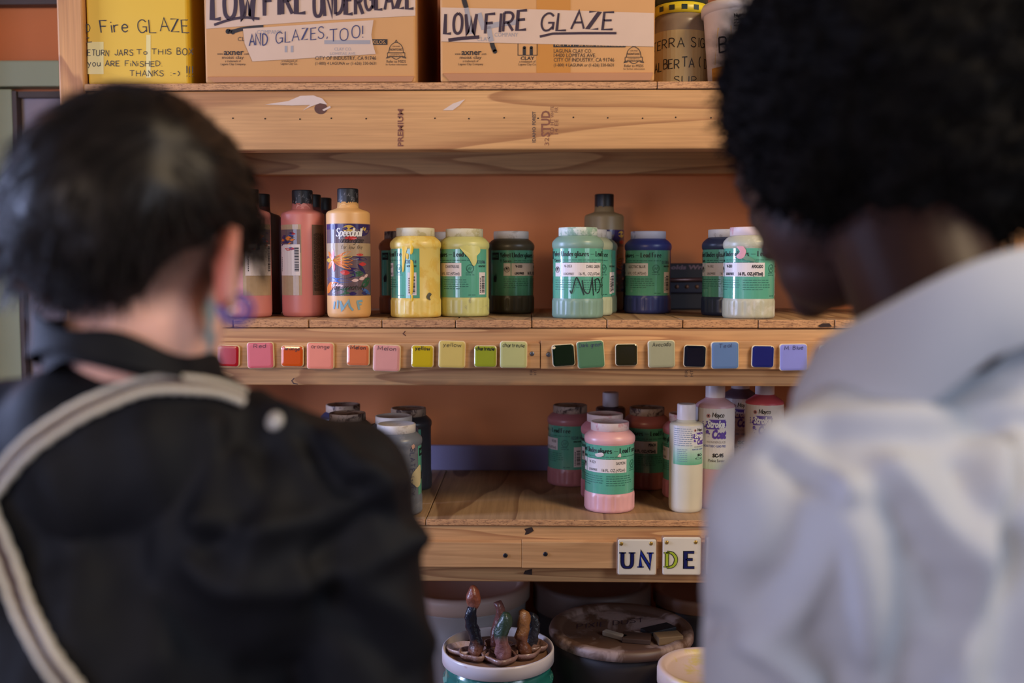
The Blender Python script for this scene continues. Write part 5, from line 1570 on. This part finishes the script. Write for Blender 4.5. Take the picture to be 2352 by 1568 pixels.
strands(cap, roots, dirs, .068, .0010, 5, Vector((-.12, 0, -.6)), rnd)
roots, dirs = [], []
for _ in range(90):                              # wisps in front of the near ear
    p = HC + RH @ Vector((.076 + rnd.uniform(-.004, .004), rnd.uniform(.035, .065), rnd.uniform(-.01, .03)))
    roots.append((p, Vector((1, 0, 0)))); dirs.append((RH @ Vector((.22, rnd.uniform(-.1, .2), -.9))).normalized())
strands(cap, roots, dirs, .035, .0006, 4, Vector((0, 0, -.5)), rnd)
cap.build('hair', HAIR_BROWN, person1, O1)

# jacket
jk = MB()
jk.capsule(at(410, 935, .815), sh_r, .036, .056); jk.capsule(at(210, 920, .815), sh_l, .036, .056)
jk.ball(at(308, 1045, .808), (.125, .092, .086)); jk.ball(at(205, 945, .790), (.062, .062, .042)); jk.ball(at(308, 1400, .825), (.178, .112, .165)); jk.capsule(at(308, 1500, .83), hipL + Vector((0, 0, .06)), .155, .15)
jk.ball(at(590, 1250, .80), (.10, .09, .10)); jk.ball(at(20, 1240, .80), (.10, .09, .10))
for s, e, w in ((sh_r, el_r, wr_r), (sh_l, el_l, wr_l)):
    jk.ball(s, (.060, .064, .062)); jk.capsule(s, e, .058, .056); jk.capsule(e, e + (w - e) * .86, .054, .042)
jme = remesh(jk, .0055, 9, 'jacket')
rumple(jme, .0045, (14, 14, 9), 2)
folds(jme, [([(560, 870), (640, 960), (700, 1060)], .010, 0.0060), ([(650, 950), (760, 1030), (860, 1120)], .008, 0.0075), ([(760, 1000), (850, 1090), (930, 1110)], .007, 0.0075), ([(700, 1010), (780, 1120), (850, 1110)], .007, -0.0090),
            ([(850, 1090), (900, 1160), (945, 1240)], .010, 0.0090), ([(480, 980), (490, 1080), (470, 1190)], .012, 0.0090), ([(560, 1060), (600, 1180), (560, 1330)], .012, 0.0075), ([(600, 1040), (590, 1150), (480, 1260)], .010, -0.0075),
            ([(470, 1200), (600, 1215), (720, 1190)], .010, 0.0090), ([(450, 1290), (520, 1350), (680, 1350)], .012, 0.0105), ([(700, 1320), (850, 1290), (960, 1230)], .012, 0.0090), ([(720, 1290), (850, 1180), (930, 1190)], .010, -0.0090),
            ([(820, 1350), (920, 1400), (980, 1480)], .014, 0.0090), ([(760, 1380), (850, 1470), (930, 1560)], .014, -0.0090), ([(330, 1000), (380, 1200), (360, 1500)], .016, 0.0060), ([(120, 1080), (180, 1300), (150, 1500)], .016, 0.0075)])
JACKET = cloth('black_cotton', S(9, 10, 16), .7, .0, .15, spec=.22)
jb = tree(jme)
V = co(jme); setco(jme, V - o1)
jacket = mobj('jacket', jme, JACKET, person1)
# stand collar
cb = MB(); cc = at(302, 822, .805); n = 48; vs = []; fs = []
rows = [(.076, .083, -.021, 0), (.073, .080, -.012, 0), (.071, .079, 0.0, 0), (.069, .077, .003, 0), (.066, .074, -.002, 0), (.064, .072, -.03, 0)]
for (rx, ry, dz, _) in rows:
    for k in range(n):
        a = 2 * math.pi * k / n
        x = rx * math.sin(a); y = -ry * math.cos(a)
        zt = .014 - .235 * x + .012 * math.cos(a) + (.004 * math.sin(5 * a) if dz > -.02 else 0)
        vs.append(cc + Vector((x, y, zt + dz * (1 - .15 * math.cos(a) + .9 * max(0.0, -math.sin(a + .35))))))
for i in range(len(rows) - 1):
    for k in range(n): fs.append((i * n + k, i * n + (k + 1) % n, (i + 1) * n + (k + 1) % n, (i + 1) * n + k))
cb.add(vs, fs, True)
jb = BVHTree.FromPolygons([Vector(p) for p in V] + [Vector(p) for p in cb.v], [tuple(p.vertices) for p in jme.polygons] + [tuple(i + len(V) for i in f_) for f_ in cb.f])
cb.build('collar', JACKET, jacket, O1)
# pearl snap on the shoulder tab
p, nrm = cast(jb, 632, 967)
if p is not None:
    q = nrm.to_track_quat('Z', 'Y').to_matrix()
    MB().lathe([(.0075, -.001), (.0076, .0015), (.0055, .0032), (.0001, .0036)], 24, p, M=q).build('snap_button', pm('pearl_snap', S(170, 166, 158), .3, .3, 200), jacket, O1)
# woven strap across the back
TAPEW = cloth('woven_white_cord', S(196, 188, 174), .9, .1, .12, 500); TAPEB = cloth('woven_brown_cord', S(66, 46, 46), .9, .1)


def band(pix, w, nm, parent):
    sp = []
    for (a, b) in _smooth(pix, 8):
        h, nr = cast(jb, a, b)
        if h is not None: sp.append((h, nr))
    for it in range(10):
        sp = [(sp[i][0] if i in (0, len(sp) - 1) else (sp[i - 1][0] + sp[i][0] * 2 + sp[i + 1][0]) / 4, (sp[max(i - 1, 0)][1] + sp[i][1] + sp[min(i + 1, len(sp) - 1)][1]).normalized()) for i in range(len(sp))]
        if it in (5, 8):
            s2 = []
            for (h, nr) in sp:
                q_ = jb.find_nearest(h); g_ = (h - q_[0]).dot(q_[1])
                s2.append((h if g_ > .0025 else q_[0] + q_[1] * .0035, nr))
            sp = s2
    first = None
    for (o0, ww, hgt, m, name) in ((-.36, .34, .0034, TAPEW, 'strap_cord'), (.36, .34, .0034, TAPEW, 'strap_cord'), (0, .42, .0024, TAPEB, 'strap_core')):
        mb = MB(); vs = []; fs = []
        for i, (h, nr) in enumerate(sp):
            t = (sp[min(i + 1, len(sp) - 1)][0] - sp[max(i - 1, 0)][0]).normalized(); s = nr.cross(t).normalized()
            wob = .0006 * math.sin(i * 2.4)
            cpt = h + s * (o0 * w + wob) + nr * .001
            for k in range(8):
                a = 2 * math.pi * k / 8; vs.append(cpt + s * math.cos(a) * ww * w * .5 + nr * (math.sin(a) * hgt * (1 + .15 * math.sin(i * 2.4)) + .002))
        for i in range(len(sp) - 1):
            for k in range(8): fs.append((i * 8 + k, i * 8 + (k + 1) % 8, i * 8 + 8 + (k + 1) % 8, i * 8 + 8 + k))
        fs.append(list(range(8))[::-1]); fs.append([(len(sp) - 1) * 8 + k for k in range(8)])
        mb.add(vs, fs, True)
        if first is None: first = empty(nm, (0, 0, 0)); first.parent = parent
        mb.build(name, m, first, O1)


band([(556, 926), (500, 906), (430, 896), (340, 896), (230, 934), (110, 1000), (0, 1112), (-60, 1190)], .0165, 'apron_strap', person1)
band([(-60, 1080), (-12, 1220), (55, 1385), (110, 1480), (172, 1575), (230, 1650)], .0165, 'apron_strap', person1)
# spiral earring
mb = MB(); pts = []
lob = HC + RH @ Vector((.0805, -.006, -.069))
lp, _ = cast(bt, 545, 690)
c0 = at(553, 706, (lob.y)) + Vector((0, -.012, 0))
for k in range(46):
    a = math.radians(70 - k * 14); r = .0075 + .0075 * k / 45
    pts.append(c0 + Vector((r * math.cos(a), .008 * k / 45 - .004, r * math.sin(a) * .95)))
mb.tube(pts, [.0022 * (1 - .45 * k / 45) for k in range(46)], 10)
EARR = pm('blue_violet_acrylic', S(58, 52, 150), .15, .2, 90, coat=.5)
mb.build('spiral_earring', EARR, person1, O1)
MB().ball(c0 + Vector((-.004, .002, -.002)), .003, 12, 8).build('ear_stud', pm('silver_stud', S(210, 210, 215), .2, .05, metal=.8), person1, O1)
# trousers and shoes
tr = MB(); tr.capsule(hipL + Vector((0, 0, .06)), hipL + Vector((0, 0, -.03)), .145, .13); leg_set(tr, hipL, .085, .46, foot, (.098, .072, .065))
tme = remesh(tr, .007, 6, 'trousers'); setco(tme, co(tme) - o1)
mobj('trousers', tme, cloth('dark_denim', S(34, 36, 46)), person1)
shoes(person1, foot, (foot.x - .11, foot.x + .11), foot.y - .01, pm('black_leather', S(22, 20, 20), .4), pm('rubber_sole', S(40, 38, 36), .8))

# ------------------------------------------------------------------ person in the white shirt
HC2 = at(1932, 365, .905)
RH2 = Matrix.Rotation(math.radians(32), 3, 'Z') @ Matrix.Rotation(math.radians(-24), 3, 'X')
sr_l, sr_r = at(1805, 1190, .69), at(2900, 1130, .74)
er_l = at(1790, 1790, .74); er_r = er_l + (sr_r - sr_l) + Vector((.03, 0, 0))
wl2 = er_l + Vector((.0, .12, -.19)); wr2 = er_r + Vector((-.03, .13, -.18))
nb2 = at(2185, 800, .755)
foot2 = Vector((at(2345, 1300, .73).x, .72, 0)); hip2 = Vector((foot2.x, .70, .92)); ch2 = at(2345, 1440, .725)
body = MB()
head_parts(body, HC2, RH2, 1.0)
body.capsule(HC2 + RH2 @ Vector((0, -.035, -.05)), nb2 + Vector((0, .01, 0)), .060, .058)
body.ball(ch2, (.15, .09, .16)); body.capsule(nb2 + Vector((0, .02, -.07)), sr_l + Vector((0, 0, -.02)), .03, .035); body.capsule(nb2 + Vector((0, .02, -.07)), sr_r + Vector((0, 0, -.02)), .03, .035); body.capsule(ch2 + Vector((0, 0, -.1)), hip2 + Vector((0, 0, .04)), .125, .12)
for s, e, w, sd in ((sr_l, er_l, wl2, -1), (sr_r, er_r, wr2, 1)):
    body.capsule(s, e, .043, .038); body.capsule(e, w, .038, .027); hand(body, w, w - e, sd)
leg_set(body, hip2, .09, .49, foot2, (.08, .053, .045))
bme2 = remesh(body, .0045, 5, 'person_body'); V = co(bme2)
hl = (V - np.array(HC2)) @ np.array(RH2)
C = np.tile(np.array(S(42, 24, 20)[:3]), (len(V), 1))
lips = sst(.012, .006, np.abs(hl[:, 2] + .071)) * (hl[:, 1] > .085) * (np.abs(hl[:, 0]) < .024)
C = C * (1 - .5 * lips[:, None]) + np.array(S(74, 36, 34)[:3]) * .5 * lips[:, None]
paint(bme2, C)
o2 = np.array(foot2); setco(bme2, V - o2); O2 = Vector(foot2)
person2 = mobj('person', bme2, SKIN); person2.location = foot2
tag(person2, 'person with black afro hair and white collared shirt looking down at the shelves', 'person')
# afro
af = MB(); ac = at(2032, 212, .90); ar = (.142, .140, .152)
af.ball(ac, ar, 48, 32); af.ball(at(2140, 385, .845), (.098, .085, .080), 40, 24); af.ball(at(2060, 440, .85), (.065, .055, .05), 40, 24); af.ball(at(1885, 395, .838), (.046, .045, .036), 30, 20)
ame = remesh(af, .0055, 6, 'afro'); Va = co(ame); na = vnorm(ame)
af = MB(); af.add([tuple(p) for p in Va], [tuple(p.vertices) for p in ame.polygons], True)
nz = np.array([noise.fractal(Vector(p) * 30, .8, 2.0, 4) + .6 * noise.noise(Vector(p) * 11) for p in Va])
Va = Va + na * (nz * .0085)[:, None]
# keep the face and ear clear of the hair
fq = (Va - np.array(HC2)) @ np.array(RH2)
pull = sst(.035, .075, fq[:, 1]) * sst(.045, .0, fq[:, 2])
Va = Va + (np.array(ac) - Va) * (pull * .30)[:, None]
af.v = [tuple(p) for p in Va]
rnd = random.Random(9); roots, dirs = [], []
for _ in range(9000):
    i = rnd.randrange(len(Va)); p = Vector(Va[i]) + Vector((rnd.uniform(-1, 1), rnd.uniform(-1, 1), rnd.uniform(-1, 1))) * .004
    n_ = Vector(na[i]); roots.append((p - n_ * .004, n_)); dirs.append((n_ + Vector((rnd.uniform(-1, 1), rnd.uniform(-1, 1), rnd.uniform(-1, 1))) * .7).normalized())
strands(af, roots, dirs, .021, .0008, 4, Vector((0, 0, 0)), rnd, curl=.0028)
af.build('hair', HAIR_BLACK, person2, O2)
# shirt
sh = MB()
sh.capsule(at(2090, 900, .745), sr_l, .046, .056); sh.capsule(at(2290, 880, .76), sr_r, .046, .058)
sh.capsule(at(2120, 905, .762), at(2440, 835, .752), .050, .060); sh.ball(at(2200, 1000, .768), (.115, .085, .075)); sh.ball(ch2, (.195, .115, .165)); sh.ball(at(2020, 1230, .70), (.095, .085, .10)); sh.capsule(ch2 + Vector((0, 0, -.12)), hip2 + Vector((0, 0, -.02)), .17, .165)
for s, e, w in ((sr_l, er_l, wl2), (sr_r, er_r, wr2)):
    sh.ball(s, (.058, .062, .060)); sh.capsule(s, e, .057, .060); sh.capsule(e, e + (w - e) * .30, .060, .050)
sme = remesh(sh, .0055, 8, 'shirt')
rumple(sme, .0035, (12, 12, 8), 7)
folds(sme, [([(1770, 1015), (1850, 1060), (1960, 1135)], 0.0092, 0.0100), ([(1790, 1050), (1870, 1095), (1950, 1160)], 0.0092, -0.0100), ([(1790, 985), (1950, 965), (2150, 960), (2352, 945)], 0.0138, 0.0100), ([(1900, 1000), (2100, 1010), (2352, 985)], 0.0115, -0.0051),
            ([(1950, 1150), (1990, 1300), (2020, 1568)], 0.0138, 0.0151), ([(2060, 1080), (2130, 1180), (2200, 1270)], 0.0126, 0.0133), ([(2080, 1180), (2160, 1280), (2190, 1420)], 0.0161, -0.0151), ([(2270, 1050), (2260, 1250), (2230, 1440), (2210, 1568)], 0.0138, 0.0168),
            ([(2210, 1080), (2250, 1180)], 0.0115, -0.0100), ([(2330, 1010), (2345, 1100), (2352, 1200)], 0.0115, 0.0100), ([(1900, 1150), (1880, 1300), (1790, 1420), (1720, 1440)], 0.0149, 0.0117), ([(1850, 1130), (1800, 1300), (1720, 1420)], 0.0161, -0.0100),
            ([(1720, 1460), (1800, 1520), (1850, 1568)], 0.0115, 0.0117), ([(1700, 1440), (1640, 1430), (1600, 1440)], 0.0092, -0.0084), ([(2080, 1290), (2080, 1420), (2060, 1568)], 0.0161, -0.0117), ([(2300, 1250), (2310, 1400), (2290, 1560)], 0.0184, -0.0100)])
SHIRT = cloth('white_cotton', S(176, 180, 190), .85, .05, .03, 700)
st_ = tree(sme)
setco(sme, co(sme) - o2); shirt = mobj('shirt', sme, SHIRT, person2)
# collar with fold-over
cb = MB(); n = 64; vs = []; fs = []
cc2 = at(2140, 720, .765)
tx, ty = .38, -.02
rows = [(.076, .078, -.045), (.079, .081, -.020), (.079, .081, .004), (.082, .084, .010), (.086, .088, .006), (.090, .092, -.012), (.100, .104, -.052), (.098, .102, -.054), (.086, .088, -.012)]
for (rx, ry, dz) in rows:
    for k in range(n):
        a = 2 * math.pi * k / n
        x = rx * math.sin(a); y = -ry * math.cos(a)
        left = max(0.0, -math.sin(a))
        dd = dz * (1 + (1.1 * left if dz < 0 and rx > .085 else 0))
        xx = x - (.012 * left if rx > .088 else 0)
        vs.append(cc2 + Vector((xx, y, tx * x + .030 * math.cos(a) + dd + .0015 * math.sin(4 * a + rx * 100))))
for i in range(len(rows) - 1):
    for k in range(n): fs.append((i * n + k, i * n + (k + 1) % n, (i + 1) * n + (k + 1) % n, (i + 1) * n + k))
cb.add(vs, fs, True); cb.build('collar', SHIRT, shirt, O2)
# rolled cuffs
for e, w in ((er_l, wl2), (er_r, wr2)):
    d = (w - e).normalized(); a = e + d * .045; q = d.to_track_quat('Z', 'Y').to_matrix()
    MB().lathe([(.058, 0), (.0625, .004), (.0635, .020), (.062, .042), (.058, .046), (.052, .044), (.052, .002)], 40, a, M=q, close=True, rf=lambda t_, z: 1 + .02 * math.sin(3 * t_ + z * 80)).build('cuff', SHIRT, shirt, O2)
tr = MB(); tr.capsule(hip2 + Vector((0, 0, .05)), hip2 + Vector((0, 0, -.03)), .15, .135); leg_set(tr, hip2, .09, .49, foot2, (.10, .074, .066))
tme = remesh(tr, .007, 6, 'trousers'); setco(tme, co(tme) - o2)
mobj('trousers', tme, cloth('tan_twill', S(120, 104, 84)), person2)
shoes(person2, foot2, (foot2.x - .115, foot2.x + .115), foot2.y - .01, pm('brown_leather', S(70, 50, 38), .4), pm('rubber_sole', S(40, 38, 36), .8))
